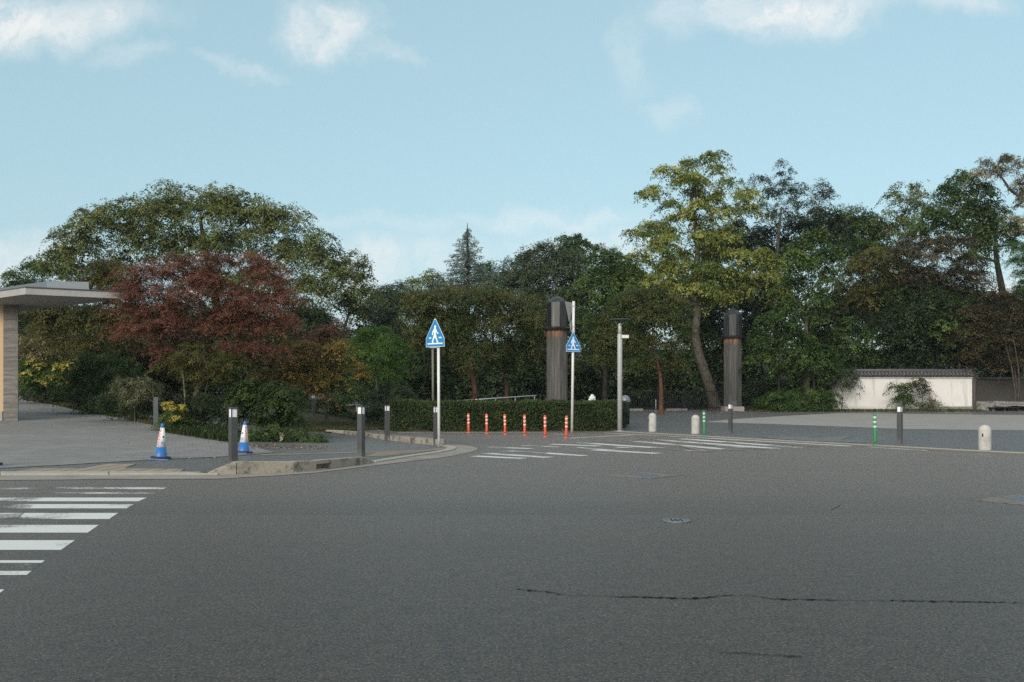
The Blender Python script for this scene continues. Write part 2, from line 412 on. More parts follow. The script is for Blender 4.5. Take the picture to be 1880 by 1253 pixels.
LF = dict(
    zelkova=leaf('olive green leaves', [(.046, .072, .017), (.098, .134, .028), (.160, .190, .044), (.23, .24, .072)]),
    red=leaf('dark red leaves', [(0.0763, 0.0762, 0.0246), (0.1379, 0.0650, 0.0358), (0.2156, 0.0762, 0.0538), (0.2772, 0.1288, 0.0874)]),
    olive=leaf('olive brown leaves', [(0.031, 0.044, 0.011), (0.068, 0.077, 0.017), (0.109, 0.107, 0.024), (0.157, 0.138, 0.032)]),
    shade=leaf('deep green leaves', [(0.016, 0.038, 0.009), (0.032, 0.070, 0.013), (0.061, 0.114, 0.022), (0.116, 0.180, 0.039)]),  # darker copy of the mid greens, lower shade put into the colour
    dark=leaf('dark evergreen leaves', [(0.0101, 0.0229, 0.0077), (0.0186, 0.0382, 0.0101), (0.0314, 0.0578, 0.0144), (0.0536, 0.0833, 0.0212)]),
    mid=leaf('mid green leaves', [(0.022, 0.051, 0.012), (0.045, 0.091, 0.017), (0.079, 0.136, 0.027), (0.126, 0.185, 0.043)]),
    bright=leaf('bright green leaves', [(0.025, 0.061, 0.011), (0.045, 0.108, 0.015), (0.073, 0.153, 0.021), (0.112, 0.191, 0.033)]),
    grey=leaf('grey green leaves', [(0.024, 0.040, 0.019), (0.048, 0.072, 0.034), (0.082, 0.110, 0.051), (0.126, 0.148, 0.073)]),
    crape=leaf('crape myrtle leaves', [(0.022, 0.045, 0.011), (0.048, 0.078, 0.017), (0.086, 0.114, 0.025), (0.130, 0.111, 0.036)]),
    yellow=leaf('yellowing leaves', [(0.0665, 0.1166, 0.0251), (0.1483, 0.1982, 0.0376), (0.2558, 0.2857, 0.0543), (0.3887, 0.3848, 0.1045)], .3),
    orange=leaf('orange yellow leaves', [(.0520, .0585, .0156), (.1300, .1196, .0234), (.2210, .1560, .0286), (.3510, .2080, .0546)], .3),
    brown=leaf('brown tinged leaves', [(.026, .032, .013), (.052, .054, .020), (.090, .074, .030), (.135, .095, .046)]),
    cedar=leaf('blue green needles', [(.095, .14, .11), (.14, .19, .15), (.19, .25, .20), (.25, .31, .26)]),
    hedge=leaf('hedge leaves', [(0.0112, 0.0225, 0.0060), (0.0240, 0.0442, 0.0090), (0.0435, 0.0735, 0.0142), (0.0907, 0.1275, 0.0263)]),
    pale=leaf('pale variegated leaves', [(.0432, .0552, .0240), (.0960, .1080, .0480), (.1920, .1980, .1020), (.3000, .3000, .1800)]),
    gold=leaf('yellow blossom', [(.24, .20, .015), (.36, .31, .03), (.47, .42, .08), (.58, .52, .18)], .25),
    tan=leaf('tan dry leaves', [(.075, .075, .028), (.15, .135, .055), (.235, .205, .095), (.32, .29, .16)], .25),
    grass=leaf('grass blades', [(.0220, .0340, .0100), (.0500, .0660, .0180), (.0850, .0880, .0280), (.1400, .1150, .0450)], .2),
    litter=leaf('fallen leaves', [(.0600, .0300, .0140), (.1300, .0700, .0300), (.2200, .1400, .0700), (.4200, .3700, .2700)], .1),
)

# ------------------------------------------------------------------ foliage builders (numpy)
def np_mesh(name, V, nper, tint, m, parent=None, smooth=False):
    """V: (n, nper, 3) separate polygons"""
    n = len(V); me = bpy.data.meshes.new(name)
    me.vertices.add(n * nper); me.vertices.foreach_set('co', np.ascontiguousarray(V, np.float32).ravel())
    me.loops.add(n * nper); me.loops.foreach_set('vertex_index', np.arange(n * nper, dtype=np.int32))
    me.polygons.add(n); me.polygons.foreach_set('loop_start', np.arange(0, n * nper, nper, dtype=np.int32))
    me.polygons.foreach_set('loop_total', np.full(n, nper, np.int32))
    if tint is not None:
        a = me.attributes.new('tint', 'FLOAT', 'FACE'); a.data.foreach_set('value', np.ascontiguousarray(tint, np.float32))
    me.update(calc_edges=True)
    return link(name, me, m, parent)
def unit(v): return v / np.maximum(np.linalg.norm(v, axis=-1, keepdims=True), 1e-9)
def leaf_quads(P, N, L, W, droop=.2, rng=RNG):
    """rhombic leaves at P with rough normal N"""
    n = len(P); N = unit(N)
    d = unit(np.cross(N, rng.normal(size=(n, 3)))); d[:, 2] -= droop * rng.random(n); d = unit(d)
    s = unit(np.cross(d, N))
    l = (L * rng.uniform(.65, 1.3, n))[:, None]; ww = (W * rng.uniform(.7, 1.25, n))[:, None]
    nn = np.cross(s, d)
    return np.stack([P, P + d * l * .45 + s * ww * .5, P + d * l - nn * l * .18, P + d * l * .45 - s * ww * .5], 1)
def crown_leaves(blobs, D, L, W, dens, s, flat=.45, upb=.7, droop=.25, cvar=.72, lit=None, rng=RNG, depth=.85, base=(0, 0, 0), hollow=.45, per=70):
    """blobs: (px,py,rx,ry[,dy]) in photograph pixels at distance D -> world leaf quads grouped in umbrella-like sprays"""
    k = D / FPX; out, tin, centres = [], [], []
    for b in blobs:
        px, py, rx, ry = b[:4]; dy = b[4] if len(b) > 4 else rng.uniform(-.35, .35) * rx * k
        c = P3(px, py, D); c = c * np.array([1, 1, 1]); c[1] += dy
        A = math.pi * rx * ry; nl = int(A * dens); ns = max(4, nl // per)
        q = unit(rng.normal(size=(ns, 3))); rr = (hollow + (1 - hollow) * rng.random(ns)) ** .8
        q[:, 2] = np.where((q[:, 2] < -.35) & (rng.random(ns) < .6), -q[:, 2], q[:, 2])
        cs = c + q * rr[:, None] * np.array([rx * k, (rx * .6 + ry * .4) * k * depth, ry * k])
        sk = s * k * rng.uniform(.7, 1.4, ns)
        ct = rng.random(ns)
        centres.append((c, cs))
        kt = max(3, per // 11); tw = rng.normal(size=(ns, kt, 2)) * .60; wi = rng.integers(0, kt, (ns, per)); ii = np.arange(ns)[:, None]
        o = np.zeros((ns, per, 3)); o[..., :2] = tw[ii, wi] + rng.normal(size=(ns, per, 2)) * .17
        tz = rng.normal(size=(ns, kt))[ii, wi]; twt = rng.random((ns, kt))[ii, wi]
        r2 = (o[..., 0] ** 2 + o[..., 1] ** 2)
        o[..., 2] = -.42 * r2 + tz * flat * .45 + rng.normal(size=(ns, per)) * flat * .22
        tilt = q * np.array([.55, .55, 0]); o[..., 2] -= .5 * (o[..., 0] * tilt[:, None, 0] + o[..., 1] * tilt[:, None, 1])
        P = cs[:, None, :] + o * sk[:, None, None]
        N = rng.normal(size=(ns, per, 3)) * .34 + np.array([0, 0, upb]) + q[:, None, :] * .45 + o * np.array([.3, .3, 0])
        out.append(leaf_quads(P.reshape(-1, 3), N.reshape(-1, 3), L * k, W * k, droop, rng))
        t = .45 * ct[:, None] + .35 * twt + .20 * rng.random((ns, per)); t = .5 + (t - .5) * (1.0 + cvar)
        if lit: t = t + lit * q[:, 2][:, None]  # upper sprays climb the ramp: top light and pale tips in the colour
        tin.append(np.clip(t, 0, 1).ravel())
    return np.concatenate(out), np.concatenate(tin), centres
def tubes_np(segs, n=5):
    """segs: list of (pts (m,3), radii (m)) -> one vertex list / quad list"""
    V, F, o = [], [], 0
    for pts, rad in segs:
        pts = np.asarray(pts, float); m = len(pts)
        d = unit(np.gradient(pts, axis=0)); ref = np.where(np.abs(d[:, 2:3]) > .9, np.array([[1., 0, 0]]), np.array([[0., 0, 1]]))
        a = unit(np.cross(d, ref)); b = np.cross(d, a)
        ang = np.arange(n) * 2 * math.pi / n
        ring = pts[:, None] + np.asarray(rad)[:, None, None] * (a[:, None] * np.cos(ang)[None, :, None] + b[:, None] * np.sin(ang)[None, :, None])
        V.append(ring.reshape(-1, 3)); i = np.arange(m - 1)[:, None] * n; kk = np.arange(n)[None]
        F.append((np.stack([i + kk, i + (kk + 1) % n, i + n + (kk + 1) % n, i + n + kk], -1) + o).reshape(-1, 4)); o += m * n
    return np.concatenate(V), np.concatenate(F)
def tube_obj(name, segs, m, parent=None, n=5, off=(0, 0, 0)):
    V, F = tubes_np(segs, n); V = V - np.asarray(off)
    me = bpy.data.meshes.new(name); me.vertices.add(len(V)); me.vertices.foreach_set('co', V.astype(np.float32).ravel())
    me.loops.add(F.size); me.loops.foreach_set('vertex_index', F.astype(np.int32).ravel())
    me.polygons.add(len(F)); me.polygons.foreach_set('loop_start', np.arange(0, F.size, 4, dtype=np.int32)); me.polygons.foreach_set('loop_total', np.full(len(F), 4, np.int32))
    me.polygons.foreach_set('use_smooth', np.ones(len(F), bool)); me.update(calc_edges=True)
    return link(name, me, m, parent)
def curve(a, b, sag=.15, m=5, rng=RNG, wob=.06):
    a, b = np.asarray(a, float), np.asarray(b, float); L = np.linalg.norm(b - a); t = np.linspace(0, 1, m)[:, None]
    mid = (a + b) / 2 + np.array([0, 0, sag * L]) + rng.normal(size=3) * wob * L
    return (1 - t) ** 2 * a + 2 * t * (1 - t) * mid + t * t * b
def tree(name, label, D, trunk, blobs, lf, cat='tree', group=None, L=8, W=4.2, dens=.32, s=16, r0=.22, barkm='bark', twig=.5, droop=.25, cvar=.72,
         flat=.45, upb=.7, lit=None, hollow=.45, flowers=None, seed=None, depth=.85, stems=1, per=170):
    """trunk: list of (px,py) from the foot up; the foot is dropped on the terrain"""
    L, W, dens, s = L * .58, W * .60, dens * 2.75, s * 1.3
    rng = np.random.default_rng(seed if seed is not None else sum(map(ord, label)) % 9973)
    fx = (trunk[0][0] - CX) / FPX * D; foot = np.array([fx, D, gz(fx, D)])
    root = empty(name, foot, 0, label, cat, group)
    Q, T, cen = crown_leaves(blobs, D, L, W, dens, s, flat, upb, droop, cvar, lit, rng, depth, hollow=hollow, per=per)
    np_mesh('crown', Q - foot, 4, T, LF[lf], root)
    segs = []
    tp = [foot - np.array([0, 0, .1])] + [P3(x, y, D) + np.array([0, rng.uniform(-.1, .1), 0]) for x, y in trunk[1:]]
    tp = np.array(tp)
    # smooth the trunk polyline
    tt = np.linspace(0, len(tp) - 1, 4 * (len(tp) - 1) + 1); tr = np.stack([np.interp(tt, np.arange(len(tp)), tp[:, i]) for i in range(3)], 1)
    if len(tr) > 4: tr[1:-1] = (tr[:-2] + 2 * tr[1:-1] + tr[2:]) / 4
    rad = r0 * (1 - .78 * np.linspace(0, 1, len(tr)) ** .75); rad[0] *= 1.3
    segs.append((tr, rad))
    for e in range(stems - 1):
        off = rng.normal(size=3) * np.array([r0 * 3, r0 * 3, 0]); tr2 = tr + off * np.linspace(.5, 3, len(tr))[:, None]
        segs.append((tr2, rad * .8))
    nodes = [(p, r) for p, r in zip(tr[len(tr) // 3:], rad[len(tr) // 3:])]
    for c, cs in sorted(cen, key=lambda e: e[0][2]):
        best = min(nodes, key=lambda nd: np.linalg.norm(nd[0] - c) + 2.2 * max(0, nd[0][2] - c[2] + .2))
        cc = curve(best[0], c, .10, 6, rng); r1 = max(best[1] * .55, .02)
        segs.append((cc, np.linspace(r1, r1 * .5, 6)))
        for i in (2, 4, 5): nodes.append((cc[i], r1 * (.9 - .08 * i)))
        sel = cs[rng.random(len(cs)) < twig]
        for e in sel[:70]:
            st = cc[rng.integers(2, 6)]
            segs.append((curve(st, e, .06, 4, rng, .12), np.array([.30, .2, .12, .05]) * r1 * rng.uniform(.6, 1.1)))
    tube_obj('trunk', segs, M[barkm], root, 5, foot)
    if flowers:
        fl, fb, fd, fL, fs = flowers
        Q, T, _ = crown_leaves(fb, D * .985, fL, fL * .7, fd, fs, .5, .9, .1, .4, None, rng, .5, hollow=.75)
        np_mesh('flower_clusters', Q - foot, 4, T, LF[fl], root)
    return root
def shrub(name, label, D, foot, blobs, lf, **kw):
    kw = dict(dict(cat='shrub', r0=.035, L=5.5, W=3, s=10, dens=.5, twig=.25), **kw)
    fx, fy = foot; x0, y0 = blobs[0][0], blobs[0][1]
    return tree(name, label, D, [(fx, fy), ((fx + x0) / 2, (fy + y0) / 2), (x0, y0)], blobs, lf, **kw)

# ------------------------------------------------------------------ the setting
def grid_ground():
    xs = np.concatenate([[-240, -150, -90, -60], np.arange(-42, 48.1, .5), [60, 90, 150, 240]])
    ys = np.concatenate([[-60, -30, -10], np.arange(0, 72, .5), np.arange(72, 140, 4), [160, 200, 300]])
    X, Y = np.meshgrid(xs, ys); Z = g(X, Y) - .022
    nx, ny = len(xs), len(ys)
    me = bpy.data.meshes.new('ground')
    i = (np.arange(ny - 1)[:, None] * nx + np.arange(nx - 1)[None]).ravel()
    me.from_pydata(np.stack([X, Y, Z], -1).reshape(-1, 3).tolist(), [], np.stack([i, i + 1, i + nx + 1, i + nx], -1).tolist())
    me.polygons.foreach_set('use_smooth', [True] * len(me.polygons)); me.update()
    return tag(link('ground', me, M['soil']), None, None, None, 'structure')
grid_ground()
A = lambda *pts: [at(x, y).to_2d() for x, y in pts]
from mathutils import Vector as _V
OUT = A((0, 882.6), (200, 881), (400, 880), (500, 874.5), (579, 869), (688, 855.5), (783, 844.5), (830, 838), (858, 832.5), (876, 827), (877, 823.5), (864, 819.5), (846, 817.5), (820, 816), (806, 813))
INN = A((0, 874), (200, 873.5), (400, 873), (440, 871.5), (540, 868), (620, 860.5), (690, 850.5), (757, 840), (808, 832.5), (832, 827.8), (838, 824.5), (834, 821.5), (822, 819.5))
LIPI = A((0, 869.8), (200, 869.8), (366, 870))
LIPR = A((690, 848.5), (757, 836.8), (805, 829.2), (826, 825.2), (831, 823), (827, 821), (815, 819.6))
far_l = lambda p, x: _V((x, p.y + .25))
SIDE = A((806, 813), (760, 806.5), (706, 799.5), (660, 795.3), (630, 792.5))          # road edge along the back of the side kerb
# road: the whole carriageway, cut along the gutter on the left and the hedge and car park on the right
road = [_V((-60, -12)), _V((60, -12)), _V((60, 13)), *A((1880, 829), (1760, 823), (1560, 812), (1380, 803), (1280, 797), (1180, 792), (1130, 789)),
        _V((3.8, 35.6)), _V((-4.2, 35.2)), _V((-6.5, 37.4)), _V((-7.2, 36.6)), *SIDE[::-1], *OUT[::-1][1:], far_l(OUT[0], -60)]
sheet('road', road, 0.0, M['road'], 2.0)
walk = [_V((-60, LIPI[0].y)), *LIPI, *A((440, 868), (540, 864), (620, 857)), *LIPR, *A((803, 819.6), (760, 815), (706, 809), (670, 802)), *A((600, 795.5), (560, 790)), _V((-9.5, 40)), _V((-40, 30)), _V((-60, 25))]
sheet('sidewalk', walk, .012, M['walk'], .5)
gut = [far_l(OUT[0], -60), *OUT, *A((812, 818)), *INN[::-1], far_l(INN[0], -60)]
sheet('gutter', gut, .006, M['gutter'], 2.0)
def strip_block(name, front, back, z1, mats, label=None, z0=-.05, joints=1.2):
    """a run of kerb stones between a front and a back polyline; z1: top height per point"""
    mb = MB(); n = len(front)
    for i in range(n - 1):
        a, b, c, d = front[i], front[i + 1], back[i + 1], back[i]
        L = (b - a).length; k = max(1, round(L / joints))
        for j in range(k):
            t0, t1 = j / k, (j + 1) / k; e = .006 / max(L / k, .02)
            p = [a.lerp(b, t0 + e), a.lerp(b, t1 - e), d.lerp(c, t1 - e), d.lerp(c, t0 + e)]
            h = [z1[i] + (z1[i + 1] - z1[i]) * t for t in (t0, t1, t1, t0)]
            ins = .012; cen = (p[0] + p[1] + p[2] + p[3]) / 4
            q = [v + (cen - v).normalized() * ins for v in p]
            vs = [(*v, gz(*v) + z0) for v in p] + [(*v, gz(*v) + max(hh - ins, z0 + .01)) for v, hh in zip(p, h)] + [(*v, gz(*v) + hh) for v, hh in zip(q, h)]
            fs = [[0, 1, 2, 3][::-1], [8, 9, 10, 11]] + [[m, (m + 1) % 4, 4 + (m + 1) % 4, 4 + m] for m in range(4)] + [[4 + m, 4 + (m + 1) % 4, 8 + (m + 1) % 4, 8 + m] for m in range(4)]
            mb.add(vs, fs)
    o = mb.build(name, mats); return tag(o, label, None, None, 'structure')
def offs(pl, d):
    o = []
    for i, p in enumerate(pl):
        t = (pl[min(i + 1, len(pl) - 1)] - pl[max(i - 1, 0)]).normalized(); o.append(p + _V((-t.y, t.x)) * d)
    return o
f1 = A((376, 873), (434, 872), (540, 868), (581, 864.5)); f1b = A((607, 861.7), (668, 853.5), (690, 850.6))
strip_block('kerb', f1, offs(f1, .19), [.025, .2, .175, .165], M['kerb'])
strip_block('kerb', f1b, offs(f1b, .19), [.16, .135, .02], M['kerb'])
fm = [f1[-1], f1b[0]]; bm_ = offs(fm, .19)
mb = MB()    # the stone with the drain mouth: lintel, sill and dark back
p, q = fm[0] + (fm[1] - fm[0]) * .01, fm[1] - (fm[1] - fm[0]) * .01; nrm = (bm_[0] - fm[0])
for (z0, z1, d0, d1) in ((.105, .163, 0, 1), (-.05, .025, 0, 1), (.025, .105, .75, 1)):
    a_, b_, c_, d_ = p + nrm * d0, q + nrm * d0, q + nrm * d1, p + nrm * d1
    mb.add([(*v, z0) for v in (a_, b_, c_, d_)] + [(*v, z1) for v in (a_, b_, c_, d_)], [[3, 2, 1, 0], [4, 5, 6, 7], [0, 1, 5, 4], [1, 2, 6, 5], [2, 3, 7, 6], [3, 0, 4, 7]])
tag(mb.build('kerb', M['kerb']), None, None, None, 'structure')
f2 = A((803, 819.6), (760, 815), (706, 809), (670, 802.5), (630, 795.5), (598, 793))[::-1]
b2 = [v for v in SIDE[::-1]]; b2 = [A((605, 791.5))[0], *b2]
strip_block('kerb', f2, offs(f2, .22), [.06, .09, .11, .14, .16, .165], M['kerb'])
lipf = [far_l(INN[0], -30), *INN[:3], A((376, 873))[0]]; lipb = [far_l(LIPI[0], -30), *LIPI[:2], A((340, 870))[0], LIPI[2]]
strip_block('kerb', lipf, lipb, [.035] * 5, M['lip'], joints=2.0)
lf2 = A((690, 850.6), (757, 840), (808, 832.5), (832, 827.8), (838, 824.5), (834, 821.5), (822, 819.5))
strip_block('kerb', lf2, offs(lf2, .2), [.03] * 7, M['lip'], joints=2.0)
# block paving ramp up to the building
pav = [_V((-40, A((0, 862))[0].y + .6)), *A((0, 862), (115, 856), (268, 847), (421, 840), (505, 832.5), (470, 823), (432, 813), (418, 801), (310, 789), (230, 771), (150, 756), (90, 743), (45, 736)), _V((-27, 54)), _V((-40, 54))]
sheet('paved_ramp', pav, .022, M['paver'], .5)
sheet('tactile_path', A((24, 869), (60, 862.5), (152, 862.2), (196, 853.8), (250, 853.8), (228, 862.3), (340, 863.5), (330, 868.6)), .020, M['tactile'], .5)
sheet('tan_strip', A((476, 835.8), (690, 830.5), (770, 828), (826, 822.5), (815, 827), (760, 833.5), (700, 840.5), (672, 840), (690, 832.8), (480, 838.2)), .018, M['tan'], 1.0)
# car park beyond the crossing, its kerb strip, drain band and paler paving
FR = A((1130, 791.5), (1180, 795), (1280, 800.2), (1380, 806), (1560, 815.5), (1760, 826.2), (1880, 832.2)); FR.append(FR[-1] + (FR[-1] - FR[-2]) * 6)
sheet('car_park', [*FR, _V((48, 20)), _V((48, 63.5)), _V((-12, 63.5)), _V((-12, 42)), _V((3.9, 38.4))], .008, M['lot'], 1.0)
def band(pl, d): return [*pl, *offs(pl, d)[::-1]]
strip_block('kerb', offs(FR, -.16), FR, [.016] * len(FR), M['lip'], joints=2.0)
sheet('drain_band', band(offs(FR, -.18), -.42), .004, M['tan'], 2.0)
sheet('pale_paving', A((1292, 775.8), (1345, 770.5), (1450, 764), (1541, 759.2), (1880, 762.8), (2100, 765), (2100, 796), (1880, 791.2), (1664, 788.8), (1496, 782.5), (1380, 778.5)), .014, M['pale_lot'], 1.0)
sheet('tactile_path', [A((1393, 803.8), (1470, 803.2), (1500, 806), (1565, 801.2), (1545, 808.5), (1592, 812), (1588, 814.5), (1500, 811.5), (1440, 808))], .016, M['tactile_grey'], 1.0)
# grass bank left of the hedge, dry grass by the plaster wall
sheet('grass_bank', [*A((520, 794), (600, 794.5), (640, 792), (715, 789.5)), _V((-4.7, 44)), _V((-9, 52)), _V((-14, 46))], .014, M['soil'], 1.0)

# painted markings
def quad_strip(segs, name, off=.0018):
    bm = bmesh.new(); lay = bm.faces.layers.float.new('wear')
    for si, (x1, y1, x2, y2, wd, wear) in enumerate(segs):
        a, b = at(x1, y1).to_2d(), at(x2, y2).to_2d(); t = (b - a).normalized(); nn = _V((-t.y, t.x)) * wd * (.44 if name == 'crosswalk' else .5)
        L = (b - a).length; k = max(1, int(L / .5))
        for i in range(k):
            p, q = a.lerp(b, i / k), a.lerp(b, (i + 1) / k)
            f = bm.faces.new([bm.verts.new((*v, gz(*v) + off + .00025 * si)) for v in (p - nn, q - nn, q + nn, p + nn)])
            if f.normal.z < 0: f.normal_flip()
            f[lay] = wear * .8 - .02 + (.10 * max(0, abs(2 * (i + .5) / k - 1) - .55) / .45 if name == 'crosswalk' else 0)
    bm.normal_update()
    for f in bm.faces:
        if f.normal.z < 0: f.normal_flip()
    me = bpy.data.meshes.new(name); bm.to_mesh(me); bm.free()
    return tag(link(name, me, M['paint']), None, None, None, 'structure')
quad_strip([(871, 837.7, 962, 842.3, .34, .06), (893, 832.8, 1008, 840.3, .36, .08), (905, 826.6, 1040, 835.5, .30, .24), (997, 832, 1072, 837.3, .34, .12), (898, 821.3, 975, 824.2, .34, .1),
            (961, 818.5, 1030, 821.3, .34, .1), (1040, 828.5, 1120, 834.2, .28, .3), (1012, 816.1, 1100, 819.4, .36, .05), (1064, 813.4, 1242, 825, .40, .08), (1103, 819.3, 1190, 825.4, .3, .2),
            (1088, 826.4, 1208, 833.2, .38, .02), (1108, 811.6, 1200, 817.8, .34, .3), (1154, 809.6, 1358, 828, .42, .14), (1200, 822.5, 1300, 830.5, .3, .26), (1203, 807.9, 1425, 824.3, .44, .08),
            (1252, 806.3, 1472, 822.6, .44, .06), (1240, 818.2, 1306, 830, .22, .24), (1290, 805.6, 1500, 820.5, .3, .28), (1060, 822.4, 1130, 827.6, .22, .18), (1180, 806, 1262, 811.6, .26, .16), (1296, 817, 1402, 825.4, .3, .2), (1330, 812.6, 1440, 820, .24, .18), (936, 828.6, 1000, 833, .22, .22)], 'crosswalk')
quad_strip([(1044, 805, 1163, 798.6, .17, .06), (1110, 795.3, 1240, 801.6, .14, .1), (1240, 801.6, 1300, 805, .15, .12), (1300, 805, 1562, 819.6, .24, .0), (1562, 819.6, 1700, 827.5, .14, .12),
            (730, 794.6, 1000, 794.6, .15, .08), (1016, 797.2, 1050, 798.6, .16, .16)], 'edge_line')
bars = []
for (ya, yb, xe_t, xe_b, wear) in ((895.2, 898.6, 308, 300, .17), (904.4, 907, 294, 286, .22), (914.2, 921, 270, 254, .02), (926.2, 934, 246, 232, .15), (942.4, 953.6, 217, 200, .12), (964.4, 978.6, 181.5, 161, .0), (992.5, 1010.3, 137.5, 112, .06), (1029.5, 1034, 82.5, 77, .0), (1034, 1049, 77, 58, .25), (1049, 1056.5, 58, 49, .13), (1083, 1122, 8, -40, .05)):
    a, b, c, d = at(xe_t, ya), at(xe_b, yb), at(-300, yb), at(-300, ya); bars.append(([a.to_2d(), b.to_2d(), c.to_2d(), d.to_2d()], wear))
bm = bmesh.new(); lay = bm.faces.layers.float.new('wear')
for pl, wear in bars:
    k = 12
    for i in range(k):
        t0, t1 = i / k, (i + 1) / k
        f = bm.faces.new([bm.verts.new((*v, .0018)) for v in (pl[0].lerp(pl[3], t0), pl[0].lerp(pl[3], t1), pl[1].lerp(pl[2], t1), pl[1].lerp(pl[2], t0))]); f[lay] = max(0, wear + (.02 if i > 3 else -.06))
bm.normal_update()
for f in bm.faces:
    if f.normal.z < 0: f.normal_flip()
me = bpy.data.meshes.new('crosswalk'); bm.to_mesh(me); bm.free(); tag(link('crosswalk', me, M['paint']), None, None, None, 'structure')
# long cracks in the asphalt
def crack(name, pts, wmax, jit, seed):
    r = np.random.default_rng(seed); P = [at(x, y).to_2d() for x, y in pts]; L, Rr = [], []
    for i in range(len(P) - 1):
        k = max(2, int((P[i + 1] - P[i]).length / .02))
        for j in range(k):
            c = P[i].lerp(P[i + 1], j / k) + _V((0, r.normal() * jit)); wv_ = wmax * abs(r.normal()) * (.5 + .5 * math.sin(i * 2.1 + j * .07)) + .0026
            L.append((*(c + _V((0, wv_))), .004)); Rr.append((*(c - _V((0, wv_))), .004))
    n = len(L); mb = MB(); mb.add(L + Rr, [[i, n + i, n + i + 1, i + 1] for i in range(n - 1)])
    tag(mb.build(name, M['crack']), None, None, None, 'structure')
crack('road_crack', [(950, 1083), (1000, 1087), (1035, 1093.5), (1120, 1096), (1270, 1100), (1345, 1094), (1385, 1095), (1420, 1101), (1540, 1103), (1640, 1104), (1760, 1106), (1960, 1109)], .011, .007, 3)
crack('road_crack', [(1320, 1198), (1400, 1203), (1480, 1207)], .003, .006, 8)
crack('road_crack', [(1525, 938), (1545, 927)], .006, .01, 9)

# ------------------------------------------------------------------ covers in the road
def round_cover(px, py, r, label):
    p = at(px, py); o = empty('manhole_cover', p, 0, label, 'manhole cover')
    MB().lathe([(r, .002), (r, .012), (r * .88, .012), (r * .88, .006)], 40, smooth=False).build('frame', M['iron'], o)
    mb = MB(); mb.lathe([(r * .84, .003), (r * .84, .011)], 40, smooth=False).build('lid', M['iron'], o)
    mb = MB()
    for k in range(6):
        for j in range(3): mb.box((r * (.22 + .22 * j) * math.cos(k * 1.047 + j * .5), r * (.22 + .22 * j) * math.sin(k * 1.047 + j * .5), .0125), (r * .13, r * .13, .004))
    mb.build('grip_pattern', M['iron_dark'], o)
round_cover(1242, 957.5, .135, 'small round blue grey manhole cover in the open road')
def square_cover(corners, label):
    C = [at(*c) for c in corners]; cen = sum(C, Vector()) / 4; o = empty('utility_cover', cen, 0, label, 'utility cover')
    P = [(c - cen).to_2d() for c in C]
    mb = MB(); Q = [P[0] * .52, P[1] * .93, P[2] * .58, P[3] * .70]
    for i in range(4):
        j = (i + 1) % 4; vs = [(*P[i], .002), (*P[j], .002), (*Q[j], .002), (*Q[i], .002), (*P[i], .009), (*P[j], .009), (*Q[j], .012), (*Q[i], .012)]
        mb.add(vs, [[4, 5, 6, 7], [0, 1, 5, 4], [1, 2, 6, 5], [2, 3, 7, 6], [3, 0, 4, 7]])
    mb.build('frame', M['frame'], o)
    MB().prism([tuple(p * .985) for p in Q], .002, .010).build('lid', M['iron'], o)
    mb = MB()
    for k in range(1, 7):
        a, b = Q[0].lerp(Q[3], k / 7), Q[1].lerp(Q[2], k / 7); t = (b - a) * .03; nn = (Q[3] - Q[0]) * .012
        mb.add([(*(a + t - nn), .0115), (*(b - t - nn), .0115), (*(b - t + nn), .0115), (*(a + t + nn), .0115)], [[0, 1, 2, 3]])
    mb.build('grooves', M['iron_dark'], o)
square_cover([(1112, 874.2), (1195, 879.8), (1252, 873.6), (1178, 868.2)], 'square blue grey cover with crumbly tan rim, mid road in front of crosswalk')
square_cover([(1788, 919), (1930, 934), (2010, 920), (1860, 909)], 'square blue grey cover cut by the right picture edge')

# ------------------------------------------------------------------ light bollards
def make_bollard(lamp=True):
    o = empty('light_bollard', (0, 0, 0)); Hh = .98
    if not lamp:
        MB().box((0, 0, Hh / 2 - .05), (.13, .13, Hh + .1), bev=.008).build('post', M['lamp_darker'], o); return o
    MB().box((0, 0, .36), (.114, .114, .92), bev=.005).build('post', M['lamp_dark'], o)
    MB().box((0, 0, .885), (.098, .098, .13)).build('lamp_pane', M['pane'], o)
    for sx in (-1, 1):
        for sy in (-1, 1): MB().box((sx * .050, sy * .050, .885), (.014, .014, .13)).build('frame_bar', M['lamp_dark'], o)
    MB().box((0, 0, .965), (.118, .118, .03), bev=.004).build('cap', M['lamp_dark'], o)
    return o
def put(o, loc, rz=0, label=None, cat=None, group=None):
    o.location = loc; o.rotation_euler = (0, 0, rz); return tag(o, label, cat, group)
b0 = make_bollard(); GB = 'dark grey light bollards'
spots = [(428, 16.0, 40, 'large dark grey light bollard behind raised kerb, beside a cone'),
         (663, 19.1, -30, 'dark grey light bollard at the right end of the raised front kerb'),
         (711, 27.2, 30, 'dark grey light bollard at the left end of the clipped hedge'),
         (801, 24.3, 28, 'dark grey light bollard touching the white pole of the left sign'),
         (575.5, 38.5, 40, 'distant light bollard in front of the grass beside dark shrub'),
         (1341, 32.6, 45, 'dark grey light bollard in front of the farther wooden pillar'),
         (1652, 25.3, 45, 'dark grey light bollard right of the green post by the car park')]
for i, (px, Y, rz, lab) in enumerate(spots):
    o = b0 if i == 0 else copy_tree(b0)
    X = (px - CX) / FPX * Y; put(o, (X, Y, gz(X, Y) + (.06 if i < 2 else .01)), R(rz), lab, 'bollard', GB)
pp = at(286, 791); put(make_bollard(False), pp, R(20), 'plain faded grey post without lamp at edge of paving by yellow bush', 'bollard', GB)

